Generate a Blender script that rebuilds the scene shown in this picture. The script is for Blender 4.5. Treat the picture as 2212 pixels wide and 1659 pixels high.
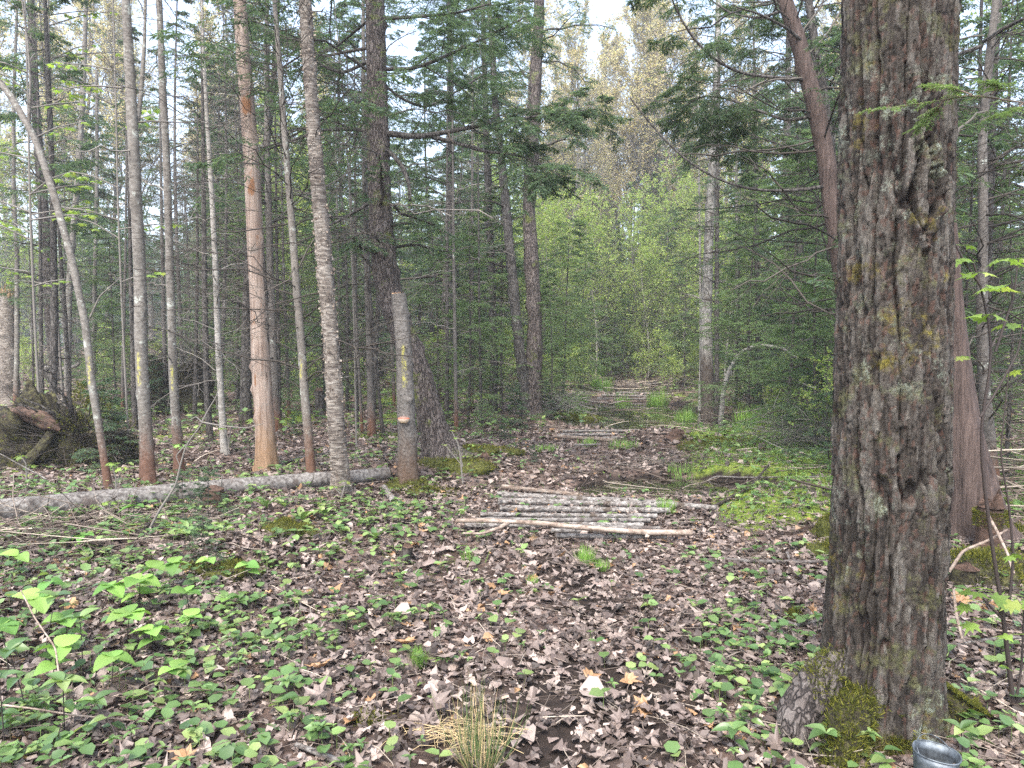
import bpy, math, random, time
import numpy as np
from mathutils import Vector, Matrix
T0 = time.time()
for o in list(bpy.data.objects): bpy.data.objects.remove(o)
S = bpy.context.scene
COL = S.collection
R = math.radians
# ---------------------------------------------------------------- camera
FPX, CX, CY = 1609.0, 1106.0, 829.5            # focal length in units of a 2212 wide frame
CAM = np.array((0.0, 0.0, 1.6)); PITCH = math.atan(92 / FPX)
cam = bpy.data.cameras.new('camera'); cam.sensor_width = 36; cam.lens = 36 * FPX / 2212
cam.clip_start = 0.05; cam.clip_end = 3000
camo = bpy.data.objects.new('camera', cam); COL.objects.link(camo)
camo.location = CAM; camo.rotation_euler = (math.pi / 2 - PITCH, 0, 0); S.camera = camo
# ---------------------------------------------------------------- light
SUN_EL, SUN_AZ = 58, 200
w = bpy.data.worlds.new('World'); S.world = w; w.use_nodes = True
nt = w.node_tree; bg = nt.nodes['Background']
sky = nt.nodes.new('ShaderNodeTexSky'); sky.sky_type = 'NISHITA'; sky.sun_disc = False
sky.sun_elevation = R(SUN_EL); sky.sun_rotation = R(SUN_AZ); sky.air_density = 1.0; sky.dust_density = 3.0; sky.ozone_density = 1.0
hs = nt.nodes.new('ShaderNodeHueSaturation'); hs.inputs['Saturation'].default_value = 0.8
nt.links.new(sky.outputs[0], hs.inputs['Color']); nt.links.new(hs.outputs[0], bg.inputs[0]); bg.inputs[1].default_value = 0.15
sl = bpy.data.lights.new('sun', 'SUN'); sl.energy = 1.3; sl.angle = R(25); sl.color = (1, 0.97, 0.92)
so = bpy.data.objects.new('sun', sl); COL.objects.link(so)
so.rotation_euler = (R(90 - SUN_EL), 0, R(180 - SUN_AZ)); so.location = (0, -5, 30)
S.view_settings.view_transform = 'Standard'; S.view_settings.look = 'None'; S.view_settings.gamma = 1
S.view_settings.exposure = 2.2; S.view_settings.use_curve_mapping = False
S.render.engine = 'CYCLES'
S.cycles.max_bounces = 7; S.cycles.diffuse_bounces = 5; S.cycles.glossy_bounces = 2; S.cycles.transmission_bounces = 2
S.cycles.volume_bounces = 0; S.cycles.use_denoising = False; S.cycles.use_adaptive_sampling = True; S.cycles.adaptive_threshold = 0.01
S.cycles.sample_clamp_indirect = 4
# ---------------------------------------------------------------- pixel -> place
def ray(px, py):
    px = np.asarray(px, float); py = np.asarray(py, float)
    dx = (px - CX) / FPX; dy = (CY - py) / FPX
    return np.stack([dx, math.cos(PITCH) + dy * math.sin(PITCH), -math.sin(PITCH) + dy * math.cos(PITCH)], -1)
def at(px, py, Y):
    d = ray(px, py); return CAM + d * (np.asarray(Y) / d[..., 1])[..., None]
# ---------------------------------------------------------------- noise
def _h(i, j, k, s=0):
    n = (i * 374761393 + j * 668265263 + k * 1440662683 + s * 974634777) & 0x7fffffff
    n = ((n ^ (n >> 13)) * 1274126177) & 0x7fffffff
    n = ((n ^ (n >> 15)) * 668265263) & 0x7fffffff
    return ((n ^ (n >> 16)) & 0xffff) / 65535.0
def vnoise(p, s=0):
    p = np.asarray(p, float); i = np.floor(p).astype(np.int64); f = p - i; f = f * f * (3 - 2 * f); r = 0
    for a in (0, 1):
        for b in (0, 1):
            for c in (0, 1):
                wgt = (f[..., 0] if a else 1 - f[..., 0]) * (f[..., 1] if b else 1 - f[..., 1]) * (f[..., 2] if c else 1 - f[..., 2])
                r = r + wgt * _h(i[..., 0] + a, i[..., 1] + b, i[..., 2] + c, s)
    return r * 2 - 1
def fbm(p, octv=4, s=0):
    p = np.asarray(p, float); a = 1; r = 0; t = 0
    for o in range(octv):
        r = r + a * vnoise(p * 2 ** o + 7.3 * o, s + o); t += a; a *= .5
    return r / t
def worley(p, s=0):
    i = np.floor(p).astype(np.int64); f1 = np.full(p.shape[:-1], 9.); f2 = f1.copy(); idv = np.zeros(p.shape[:-1]); dz = idv.copy()
    for a in (-1, 0, 1):
        for b in (-1, 0, 1):
            for c in (-1, 0, 1):
                I, J, K = i[..., 0] + a, i[..., 1] + b, i[..., 2] + c
                q = np.stack([I + _h(I, J, K, s), J + _h(I, J, K, s + 1), K + _h(I, J, K, s + 2)], -1)
                d = np.sqrt(((p - q) ** 2).sum(-1)); m = d < f1
                f2 = np.where(m, f1, np.minimum(f2, d)); idv = np.where(m, _h(I, J, K, s + 3), idv); dz = np.where(m, p[..., 2] - q[..., 2], dz)
                f1 = np.where(m, d, f1)
    return f1, f2, idv, dz
def sm(x, a, b):
    t = np.clip((x - a) / (b - a), 0, 1); return t * t * (3 - 2 * t)
# ---------------------------------------------------------------- terrain
def trail_x(y): return 0.155 * y - 0.15
PUD = [(2.75, 16.9, 1.85, 3.6, .3), (4.7, 26.0, 2.0, 3.2, .26), (1.95, 8.3, 1.1, .58, .22), (-1.1, 9.6, 0, 0, 0)]
BUMP = [(620, 1145, .33, .13), (505, 1225, .3, .08), (1015, 975, .5, .12), (1450, 955, .9, .22), (985, 1010, .6, .1), (1760, 1140, .25, .12), (880, 1040, .4, .08), (1640, 930, 1.0, .1)]
BUMP = [((px - CX) / FPX * 2574 / (py - 738), 2574 / (py - 738), r, h) for px, py, r, h in BUMP]
def puddle_mask(x, y):
    m = np.zeros(np.broadcast(x, y).shape)
    for i, (cx, cy, rx, ry, d) in enumerate(PUD):
        if d == 0: continue
        wob = .25 * vnoise(np.stack([x * 1.3, y * 1.3, x * 0 + i], -1))
        q = np.sqrt(((x - cx) / rx) ** 2 + ((y - cy) / ry) ** 2) + wob
        m = np.maximum(m, (1 - sm(q, .75, 1.25)) * d)
    return m
def H(x, y, fine=True):
    x = np.asarray(x, float); y = np.asarray(y, float); z0 = np.zeros(np.broadcast(x, y).shape); x = x + z0; y = y + z0
    far = sm(np.hypot(x, y), 25, 70)
    h = .10 * fbm(np.stack([x / 3.1, y / 3.1, z0], -1), 3, 11) + .35 * far * fbm(np.stack([x / 17, y / 17, z0 + 3], -1), 2, 5) + far * 1.0
    h = h + .04 * fbm(np.stack([x / .6, y / .6, z0 + 9], -1), 2, 12)
    d = np.abs(x - trail_x(y) - .15 * np.sin(y * .6))
    h = h * (0.35 + .65 * sm(d, .6, 1.6)) + .07 * sm(d, .9, 1.7) * (1 - sm(y, 30, 40))
    h = h + .05 * sm(-x, 1, 3) * (1 - sm(y, 6, 9))
    for bx, by, r, a in BUMP: h = h + a * np.exp(-((x - bx) ** 2 + (y - by) ** 2) / r ** 2)
    m = puddle_mask(x, y)
    h = np.maximum(h, -.03) - m
    if fine: h = h + .012 * fbm(np.stack([x / .13, y / .13, z0], -1), 2, 15) * (1 - sm(np.hypot(x, y), 8, 16))
    return h
def G(px, py):
    d = ray(px, py); t = np.geomspace(1.5, 130, 900); P = CAM + d * (t / d[1])[:, None]
    below = P[:, 2] < H(P[:, 0], P[:, 1]); k = int(np.argmax(below)) if below.any() else 899
    p = P[k].copy(); p[2] = float(H(p[0], p[1])); return p
def on(x, y, dz=0.0): return np.array((x, y, float(H(x, y)) + dz))
# ---------------------------------------------------------------- geometry buffer
TRI = [0]
class Geo:
    def __init__(s): s.v = []; s.f = {3: [], 4: []}; s.t = []; s.n = 0
    def add(s, v, quads=None, tris=None, tint=None):
        v = np.asarray(v, float).reshape(-1, 3)
        if quads is not None and len(quads): s.f[4].append(np.asarray(quads, np.int64).reshape(-1, 4) + s.n)
        if tris is not None and len(tris): s.f[3].append(np.asarray(tris, np.int64).reshape(-1, 3) + s.n)
        if tint is None: tint = np.full((len(v), 3), .5)
        s.t.append(np.broadcast_to(np.asarray(tint, float), (len(v), 3))); s.v.append(v); s.n += len(v)
        return s
    def mesh(s, name, mat, smooth=True):
        me = bpy.data.meshes.new(name)
        if not s.v: return me
        v = np.concatenate(s.v); q = np.concatenate(s.f[4]) if s.f[4] else np.zeros((0, 4), int); t = np.concatenate(s.f[3]) if s.f[3] else np.zeros((0, 3), int)
        nf = len(q) + len(t); nl = q.size + t.size; TRI[0] += 2 * len(q) + len(t)
        me.vertices.add(len(v)); me.vertices.foreach_set('co', v.ravel().astype(np.float32))
        me.loops.add(nl); me.loops.foreach_set('vertex_index', np.concatenate([q.ravel(), t.ravel()]).astype(np.int32))
        me.polygons.add(nf)
        st = np.concatenate([np.arange(len(q)) * 4, q.size + np.arange(len(t)) * 3]).astype(np.int32)
        me.polygons.foreach_set('loop_start', st)
        me.polygons.foreach_set('use_smooth', np.full(nf, smooth))
        me.update(calc_edges=True)
        a = me.attributes.new('tint', 'FLOAT_VECTOR', 'POINT'); a.data.foreach_set('vector', np.concatenate(s.t).ravel().astype(np.float32))
        me.materials.append(mat); return me
def mobj(name, me, parent=None, kind=None, loc=None, label=None):
    o = bpy.data.objects.new(name, me); COL.objects.link(o)
    if parent is not None: o.parent = parent
    if kind: o['kind'] = kind
    if loc is not None: o.location = loc
    if label: o['label'] = label
    return o
def tag(o, label, cat, group=None):
    o['label'] = label; o['category'] = cat
    if group: o['group'] = group
    return o
def thing(name, label, cat, loc=(0, 0, 0), rz=0, group=None):
    o = bpy.data.objects.new(name, None); COL.objects.link(o); o.empty_display_size = .1
    o.location = loc; o.rotation_euler = (0, 0, rz); return tag(o, label, cat, group)
def copy_thing(r, loc, rz=0, sc=1.0, label=None, group=None, tilt=(0, 0)):
    c = r.copy(); COL.objects.link(c); c.location = loc; c.rotation_euler = (tilt[0], tilt[1], rz); c.scale = (sc, sc, sc)
    if label: c['label'] = label
    if group: c['group'] = group
    for ch in list(r.children):
        d = ch.copy(); COL.objects.link(d); d.parent = c
        for g in list(ch.children):
            e = g.copy(); COL.objects.link(e); e.parent = d
    return c
def nrm(a): return a / np.maximum(np.linalg.norm(a, axis=-1, keepdims=True), 1e-9)
def tubes(geo, P, rad, sides=5, tint=None, cap=False):
    """P [B,N,3], rad [B,N]"""
    P = np.asarray(P, float); rad = np.asarray(rad, float)
    if P.ndim == 2: P = P[None]; rad = np.broadcast_to(rad, P.shape[:2])
    B, N, _ = P.shape; T = nrm(np.gradient(P, axis=1)); m = nrm(P[:, -1] - P[:, 0])
    ref = np.where(np.abs(m[:, 2:3]) > .75, np.array([[1., 0, 0]]), np.array([[0, 0, 1.]]))[:, None, :]
    u = nrm(np.cross(T, ref)); v = np.cross(T, u)
    a = np.arange(sides) / sides * 2 * np.pi
    ring = P[:, :, None, :] + rad[:, :, None, None] * (np.cos(a)[None, None, :, None] * u[:, :, None, :] + np.sin(a)[None, None, :, None] * v[:, :, None, :])
    idx = np.arange(B * N * sides).reshape(B, N, sides); nx = np.roll(idx, -1, axis=2)
    q = np.stack([idx[:, :-1], nx[:, :-1], nx[:, 1:], idx[:, 1:]], -1).reshape(-1, 4)
    if tint is None: tt = None
    else:
        tt = np.asarray(tint, float)
        tt = np.repeat(tt, N * sides, axis=0) if tt.ndim == 2 and len(tt) == B else tt
    geo.add(ring, quads=q, tint=tt)
    if cap:
        for e, k in ((0, 0), (1, N - 1)):
            c = P[:, k][:, None, :]; vv = np.concatenate([ring[:, k], c], 1); ii = np.arange(B * (sides + 1)).reshape(B, sides + 1)
            tr = np.stack([ii[:, :sides], np.roll(ii[:, :sides], -1, 1), np.broadcast_to(ii[:, -1:], (B, sides))], -1)
            geo.add(vv, tris=tr.reshape(-1, 3), tint=(1, 1, 1) if e else (1, 1, 1))
    return geo
def leaves(geo, pos, d, nor, L, W, proto, rng, tint=None):
    v, q, t = proto; B = len(pos)
    if B == 0: return
    d = nrm(d); s = nrm(np.cross(d, nor)); n = np.cross(s, d)
    L = np.broadcast_to(np.asarray(L, float), (B,)); W = np.broadcast_to(np.asarray(W, float), (B,))
    P = pos[:, None, :] + v[None, :, 0, None] * (L[:, None, None] * d[:, None, :]) + v[None, :, 1, None] * (W[:, None, None] * s[:, None, :]) + v[None, :, 2, None] * (L[:, None, None] * n[:, None, :])
    off = (np.arange(B) * len(v))[:, None, None]
    if tint is None: tint = rng.random((B, 3))
    geo.add(P, quads=(np.asarray(q)[None] + off).reshape(-1, 4) if len(q) else None, tris=(np.asarray(t)[None] + off).reshape(-1, 3) if len(t) else None,
            tint=np.repeat(tint, len(v), axis=0))
# leaf prototypes: (verts (l,w,n), quads, tris)
P_DIA = (np.array([(0, 0, 0), (.45, .5, .05), (1, 0, -.05), (.45, -.5, .05)], float), [(0, 1, 2, 3)], [])
P_TRI = (np.array([(0, 0, 0), (.8, .5, 0), (1, -.3, 0)], float), [], [(0, 1, 2)])
P_NEED = (np.array([(0, .5, 0), (0, -.5, 0), (1, 0, 0)], float), [], [(0, 1, 2)])
P_OVAL = (np.array([(0, 0, 0), (.5, 0, -.06), (1, 0, -.2), (.2, .4, .07), (.65, .4, .0), (.2, -.4, .07), (.65, -.4, .0)], float), [],
          [(0, 1, 3), (3, 1, 4), (4, 1, 2), (0, 5, 1), (5, 6, 1), (6, 2, 1)])
P_BLADE = (np.array([(0, .5, 0), (0, -.5, 0), (.4, .45, .02), (.4, -.45, .02), (.75, .3, -.08), (.75, -.3, -.08), (1, 0, -.25)], float), [(0, 1, 3, 2), (2, 3, 5, 4)], [(4, 5, 6)])
def leafgrid(nl, nw, wf, fold=.1, curl=.2, pleat=0, npl=7):
    l = np.linspace(0, 1, nl + 1); ww = np.linspace(-1, 1, nw + 1); Lg, Wg = np.meshgrid(l, ww, indexing='ij')
    wid = wf(Lg) * .5; n = fold * np.abs(Wg) * wf(Lg) - curl * Lg ** 2 + pleat * np.cos((Lg - .35 * np.abs(Wg)) * npl * 2 * np.pi) * np.abs(Wg) ** .5 * (wf(Lg) > .1)
    v = np.stack([Lg - .0 * Wg, Wg * wid, n], -1).reshape(-1, 3); i = np.arange((nl + 1) * (nw + 1)).reshape(nl + 1, nw + 1)
    q = np.stack([i[:-1, :-1], i[1:, :-1], i[1:, 1:], i[:-1, 1:]], -1).reshape(-1, 4)
    return (v, q, [])
def lobed(rng, curl=.3, crumple=.06, rings=1, soft=0.):
    ang = np.array([-150, -118, -95, -72, -50, -34, -18, 0, 18, 34, 50, 72, 95, 118, 150, 180.]) * np.pi / 180
    rad = np.array([.28, .50, .36, .74, .46, .66, .50, 1.0, .50, .66, .46, .74, .36, .50, .28, .1]) * (1 + .12 * rng.standard_normal(16)); rad = rad * (1 - soft) + soft * rad.mean() * (1 + .3 * rng.standard_normal(16))
    vs = [(0, 0, 0)]; 
    for k in range(1, rings + 1):
        f = k / rings; rr = rad * f if k == rings else np.minimum(rad, .5) * f * 1.1
        for a, r_ in zip(ang, rr): vs.append((.25 + r_ * math.cos(a) * .75 - .0, r_ * math.sin(a) * .9, 0))
    v = np.array(vs); v[0, 0] = .25
    v[:, 2] = -curl * (v[:, 1] ** 2) * rng.choice([-1.4, 1, 1]) - curl * rng.uniform(-.5, 1) * (v[:, 0] - .4) ** 2 * 1.5 + crumple * rng.standard_normal(len(v))
    t = []; q = []
    for k in range(16): t.append((0, 1 + k, 1 + (k + 1) % 16))
    for r_ in range(1, rings):
        for k in range(16): q.append((1 + (r_ - 1) * 16 + k, 1 + r_ * 16 + k, 1 + r_ * 16 + (k + 1) % 16, 1 + (r_ - 1) * 16 + (k + 1) % 16))
    return (v, q, t)
def grow(P, rad, k, rng, s0=.1, s1=.98, ang=55, length=1., fall=.6, grav=0., wob=.05, N=5, planar=0., rr=.5, up=0., rel=False, kmin=None):
    """children of a batch of branches: returns P2 [B*k,N,3], rad2 [B*k,N], s"""
    B, M, _ = P.shape
    s = (np.arange(k)[None] + rng.random((B, k))) / k * (s1 - s0) + s0
    x = s * (M - 1); i = np.clip(x.astype(int), 0, M - 2); f = (x - i)[..., None]; b = np.arange(B)[:, None]
    base = P[b, i] * (1 - f) + P[b, i + 1] * f; t = nrm(P[b, i + 1] - P[b, i]); r0 = rad[b, i] * (1 - f[..., 0]) + rad[b, i + 1] * f[..., 0]
    side = nrm(np.cross(t, np.array([0, 0, 1.])) + 1e-6); upv = np.cross(side, t)
    sgn = np.where((np.arange(k)[None] + rng.integers(0, 2, (B, 1))) % 2 == 0, 1, -1)
    phi = rng.random((B, k)) * 2 * np.pi
    pl = sgn[..., None] * side + .25 * rng.standard_normal((B, k, 1)) * upv
    rnd = np.cos(phi)[..., None] * side + np.sin(phi)[..., None] * upv
    perp = nrm(pl * planar + rnd * (1 - planar)); a = np.deg2rad(ang * (1 + .2 * rng.standard_normal((B, k))))[..., None]
    d = nrm(np.cos(a) * t + np.sin(a) * perp + np.array([0, 0, up]))
    plen = np.linalg.norm(P[:, -1] - P[:, 0], axis=-1)[:, None] if rel else 1.
    L = length * plen * (1 - fall * s) * (.7 + .5 * rng.random((B, k)))
    u = np.linspace(0, 1, N); wb = np.cumsum(rng.standard_normal((B, k, N, 3)) * wob / N ** .5, axis=2); wb -= wb[:, :, :1]
    Q = base[:, :, None] + L[..., None, None] * (u[None, None, :, None] * d[:, :, None] + wb + np.array([0, 0, grav]) * (u ** 2)[None, None, :, None])
    r2 = np.minimum(r0 * .9, r0 * rr * (.6 + .6 * rng.random((B, k))))[..., None] * (1 - .8 * u)
    return Q.reshape(B * k, N, 3), r2.reshape(B * k, N), s.reshape(-1)
# ---------------------------------------------------------------- materials
def newmat(name):
    m = bpy.data.materials.new(name); m.use_nodes = True; n = m.node_tree; n.nodes.clear()
    o = n.nodes.new('ShaderNodeOutputMaterial'); p = n.nodes.new('ShaderNodeBsdfPrincipled'); n.links.new(p.outputs[0], o.inputs[0]); return m, n, p, o
class NT:
    def __init__(s, n): s.n = n
    def node(s, t, **k):
        x = s.n.nodes.new(t)
        for a, b in k.items(): setattr(x, a, b)
        return x
    def link(s, a, b): s.n.links.new(a, b)
    def noise(s, vec, scale, det=4, rough=.6, dist=0):
        x = s.node('ShaderNodeTexNoise'); x.inputs['Scale'].default_value = scale; x.inputs['Detail'].default_value = det; x.inputs['Roughness'].default_value = rough; x.inputs['Distortion'].default_value = dist
        if vec is not None: s.link(vec, x.inputs['Vector'])
        return x.outputs['Fac']
    def map(s, vec, sc):
        x = s.node('ShaderNodeMapping'); x.inputs['Scale'].default_value = sc; s.link(vec, x.inputs['Vector']); return x.outputs[0]
    def ramp(s, fac, stops):
        x = s.node('ShaderNodeValToRGB'); e = x.color_ramp.elements
        while len(e) < len(stops): e.new(.5)
        for q, (p, c) in zip(e, stops): q.position = p; q.color = (*c, 1) if len(c) == 3 else c
        s.link(fac, x.inputs[0]); return x.outputs[0]
    def rng(s, v, a, b, c=0., d=1.):
        x = s.node('ShaderNodeMapRange'); x.inputs[1].default_value = a; x.inputs[2].default_value = b; x.inputs[3].default_value = c; x.inputs[4].default_value = d; s.link(v, x.inputs[0]); return x.outputs[0]
    def mix(s, f, a, b, mode='MIX'):
        x = s.node('ShaderNodeMix', data_type='RGBA', blend_type=mode)
        for i, v in ((0, f), (6, a), (7, b)):
            if hasattr(v, 'is_output'): s.link(v, x.inputs[i])
            elif i == 0: x.inputs[0].default_value = v
            else: x.inputs[i].default_value = (*v, 1)
        return x.outputs[2]
    def math(s, op, a, b=0.):
        x = s.node('ShaderNodeMath', operation=op)
        for i, v in ((0, a), (1, b)):
            if hasattr(v, 'is_output'): s.link(v, x.inputs[i])
            else: x.inputs[i].default_value = v
        return x.outputs[0]
    def bump(s, p, hgt, strength, dist=.01):
        x = s.node('ShaderNodeBump'); x.inputs['Strength'].default_value = strength; x.inputs['Distance'].default_value = dist
        s.link(hgt, x.inputs['Height']); s.link(x.outputs[0], p.inputs['Normal'])
def bark(name, cols, stretch=(1, 1, .2), scale=30, lichen=None, lich_thr=.6, lich_scale=9, stain=None, moss=None, bumps=.6, bdist=.01, spots=None, vor=True, paint=None):
    m, n, p, o = newmat(name); t = NT(n); co = t.node('ShaderNodeTexCoord').outputs['Object']; mp = t.map(co, stretch)
    n1 = t.noise(mp, scale, 6, .7); big = t.noise(co, 2.2, 3)
    if vor:
        v = t.node('ShaderNodeTexVoronoi', feature='DISTANCE_TO_EDGE'); v.inputs['Scale'].default_value = scale * .8
        wv = t.node('ShaderNodeMixRGB'); wv.inputs[0].default_value = .12; t.link(mp, wv.inputs[1])
        nn = t.node('ShaderNodeTexNoise'); nn.inputs['Scale'].default_value = scale * .5; t.link(mp, nn.inputs['Vector']); t.link(nn.outputs['Color'], wv.inputs[2]); t.link(wv.outputs[0], v.inputs['Vector'])
        crack = t.rng(v.outputs['Distance'], 0, .18); hgt = t.math('ADD', t.math('MULTIPLY', crack, .6), n1); fac = t.math('ADD', t.math('MULTIPLY', crack, .35), t.math('MULTIPLY', n1, .75))
    else: hgt = n1; fac = n1
    c = t.ramp(t.math('ADD', fac, t.math('MULTIPLY', t.math('SUBTRACT', big, .5), .35)), cols)
    if spots: c = t.mix(t.rng(t.noise(t.map(co, spots[2]), spots[1], 3), spots[3], spots[3] + .06), c, spots[0])
    if lichen is not None:
        lf = t.rng(t.math('ADD', t.math('MULTIPLY', t.noise(co, lich_scale, 5, .65), .75), t.math('MULTIPLY', t.noise(co, 60, 2), .25)), lich_thr, lich_thr + .07)
        c = t.mix(lf, c, lichen)
    sep = t.node('ShaderNodeSeparateXYZ'); t.link(co, sep.inputs[0]); z = sep.outputs[2]
    if stain: c = t.mix(t.rng(t.math('ADD', z, t.math('MULTIPLY', t.noise(t.map(co, (1, 1, .35)), 16, 5, .75), 1.1)), stain[1] + .85, stain[1] + .35, 0, .85), c, t.ramp(n1, [(.3, tuple(q * .55 for q in stain[0])), (.7, tuple(q * 1.25 for q in stain[0]))]))
    if moss: c = t.mix(t.rng(t.math('ADD', z, t.math('MULTIPLY', t.noise(co, 5, 4), moss[2])), moss[1] + .12, moss[1] - .1), c, t.ramp(t.noise(co, 90, 2), [(.3, tuple(x * .6 for x in moss[0])), (.7, moss[0])]))
    if paint:
        zz = t.math('MULTIPLY', t.rng(z, paint[0], paint[0] + .04), t.rng(z, paint[1], paint[1] - .04)); yy = t.rng(sep.outputs[1], -.01, -.03)
        xx = t.math('ABSOLUTE', t.math('SUBTRACT', sep.outputs[0], paint[2])); xm = t.rng(t.math('ADD', xx, t.math('MULTIPLY', t.noise(co, 45, 3), .05)), paint[3] + .035, paint[3] + .02)
        c = t.mix(t.math('MULTIPLY', t.math('MULTIPLY', t.math('MULTIPLY', zz, yy), xm), t.rng(t.noise(t.map(co, (1, 1, .6)), 38, 4, .7), .44, .58, 0, .75)), c, (.46, .43, .09))
    # sawn or broken ends are tagged tint = 1
    at_ = t.node('ShaderNodeAttribute', attribute_name='tint'); sp = t.node('ShaderNodeSeparateXYZ'); t.link(at_.outputs['Vector'], sp.inputs[0])
    c = t.mix(t.math('GREATER_THAN', sp.outputs[0], .95), c, t.ramp(t.noise(co, 40, 3), [(.3, (.20, .14, .09)), (.7, (.42, .33, .22))]))
    t.link(c, p.inputs['Base Color']); p.inputs['Roughness'].default_value = .85; p.inputs['Specular IOR Level'].default_value = .25
    t.bump(p, hgt, bumps, bdist); return m
def leafmat(name, cols, trans=.35, rough=.5, spec=.35, veins=False, tcol=None):
    m, n, p, o = newmat(name); t = NT(n)
    a = t.node('ShaderNodeAttribute', attribute_name='tint'); sp = t.node('ShaderNodeSeparateXYZ'); t.link(a.outputs['Vector'], sp.inputs[0])
    c = t.ramp(sp.outputs[0], cols); c = t.mix(1.0, c, t.ramp(sp.outputs[1], [(0, (.72, .72, .72)), (1, (1.25, 1.25, 1.25))]), 'MULTIPLY')
    t.link(c, p.inputs['Base Color']); p.inputs['Roughness'].default_value = rough; p.inputs['Specular IOR Level'].default_value = spec
    if trans > 0:
        tr = t.node('ShaderNodeBsdfTranslucent'); t.link(t.mix(1.0, c, tcol or (1.25, 1.3, .7), 'MULTIPLY'), tr.inputs[0]); mx = t.node('ShaderNodeMixShader'); mx.inputs[0].default_value = trans
        t.link(p.outputs[0], mx.inputs[1]); t.link(tr.outputs[0], mx.inputs[2]); t.link(mx.outputs[0], o.inputs[0])
    return m
M = {}
M['conifer'] = leafmat('conifer_needles', [(0, (.065, .11, .072)), (.5, (.095, .15, .092)), (.85, (.13, .19, .10)), (1, (.18, .24, .11))], .48, .6, .3)
M['conifer_pale'] = leafmat('pale_needles', [(0, (.11, .17, .085)), (.6, (.15, .225, .10)), (1, (.22, .30, .12))], .45, .6, .3)
M['cedar'] = leafmat('cedar_sprays', [(0, (.06, .10, .06)), (.6, (.09, .14, .075)), (1, (.13, .18, .085))], .4, .6, .3)
M['spring'] = leafmat('spring_leaves', [(0, (.15, .24, .05)), (.6, (.22, .33, .07)), (1, (.33, .38, .10))], .45, .5)
M['spring_far'] = leafmat('spring_leaves_far', [(0, (.20, .30, .08)), (.6, (.30, .40, .11)), (1, (.42, .44, .15))], .5, .6)
M['budding'] = leafmat('budding_leaves', [(0, (.46, .37, .34)), (.45, (.50, .43, .37)), (.8, (.50, .48, .32)), (1, (.50, .40, .25))], .6, .6)
M['green'] = leafmat('herb_leaves', [(0, (.065, .125, .04)), (.45, (.11, .19, .06)), (.8, (.175, .26, .085)), (1, (.25, .32, .11))], .32, .34, .6)
M['grass'] = leafmat('sedge_blades', [(0, (.12, .24, .05)), (.7, (.19, .34, .06)), (1, (.30, .38, .11))], .3, .45)
M['rush'] = leafmat('rush_stems', [(0, (.05, .09, .03)), (.35, (.10, .15, .05)), (.5, (.40, .30, .15)), (1, (.52, .40, .22))], .1, .5)
M['moss'] = leafmat('moss_tufts', [(0, (.035, .042, .010)), (.5, (.085, .095, .018)), (1, (.19, .18, .03))], .2, .8, .1)
M['litter'] = leafmat('dead_leaves', [(0, (.035, .026, .021)), (.3, (.092, .068, .057)), (.65, (.185, .142, .12)), (.93, (.34, .275, .235)), (1, (.29, .17, .085))], .08, .55, .45, tcol=(1.2, .8, .5))
M['twig'] = leafmat('dead_twigs', [(0, (.05, .037, .03)), (.5, (.13, .10, .08)), (.85, (.25, .21, .17)), (1, (.45, .38, .30))], 0, .8, .2)
M['twig_dark'] = leafmat('dark_twigs', [(0, (.03, .026, .022)), (.6, (.07, .058, .048)), (1, (.14, .13, .11))], 0, .8, .2)
M['twig_grey'] = leafmat('grey_twigs', [(0, (.10, .09, .08)), (.6, (.18, .165, .145)), (1, (.30, .27, .24))], 0, .8, .2)
M['maple_bark'] = bark('grey_maple_bark', [(.34, (.08, .07, .06)), (.52, (.165, .15, .13)), (.72, (.26, .245, .22))], (1, 1, 1.8), 22, (.36, .375, .33), .57, 8, stain=((.12, .055, .032), .45), vor=False, bumps=.5, bdist=.006)
def painted(name, a, b, xo, wd, style='maple'):
    if style == 'spruce': return bark(name, [(.34, (.05, .043, .038)), (.52, (.13, .118, .105)), (.72, (.22, .205, .19))], (1, 1, 1.2), 34, (.36, .38, .33), .62, 6, stain=((.085, .05, .03), .35), moss=((.14, .14, .03), -.05, .6), bumps=.8, bdist=.008, vor=False, paint=(a, b, xo, wd))
    if style == 'fir': return bark(name, [(.3, (.10, .085, .07)), (.6, (.20, .18, .155)), (.9, (.32, .30, .27))], (1, 1, 1.2), 30, (.40, .42, .37), .57, 6, stain=((.12, .055, .03), .5), bumps=.6, bdist=.008, vor=False, paint=(a, b, xo, wd))
    return bark(name, [(.34, (.08, .07, .06)), (.52, (.165, .15, .13)), (.72, (.26, .245, .22))], (1, 1, 1.8), 22, (.36, .375, .33), .57, 8, stain=((.12, .055, .032), .45), vor=False, bumps=.5, bdist=.006, paint=(a, b, xo, wd))
M['fir_bark'] = bark('fir_bark', [(.3, (.05, .043, .038)), (.55, (.12, .108, .095)), (.8, (.22, .205, .185))], (1, 1, 1.2), 30, (.36, .38, .33), .60, 6, stain=((.12, .05, .025), .3), bumps=.6, bdist=.008, vor=False)
M['birch_bark'] = bark('yellow_birch_bark', [(.36, (.045, .036, .030)), (.5, (.145, .122, .102)), (.68, (.33, .30, .26))], (1, 1, 4), 14, (.42, .43, .36), .66, 5, stain=((.20, .13, .09), -.1), bumps=1, bdist=.012, vor=False)
M['ash_bark'] = bark('ash_bark', [(.36, (.09, .08, .07)), (.5, (.21, .20, .18)), (.7, (.36, .345, .32))], (1, 1, .3), 26, (.09, .075, .06), .54, 6, stain=((.05, .036, .027), 1.35), bumps=.8, vor=False)
M['white_bark'] = bark('pale_bark', [(.3, (.15, .135, .115)), (.55, (.30, .28, .25)), (.85, (.50, .48, .44))], (1, 1, 3), 9, (.10, .08, .06), .62, 8, bumps=.5, vor=False)
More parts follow.
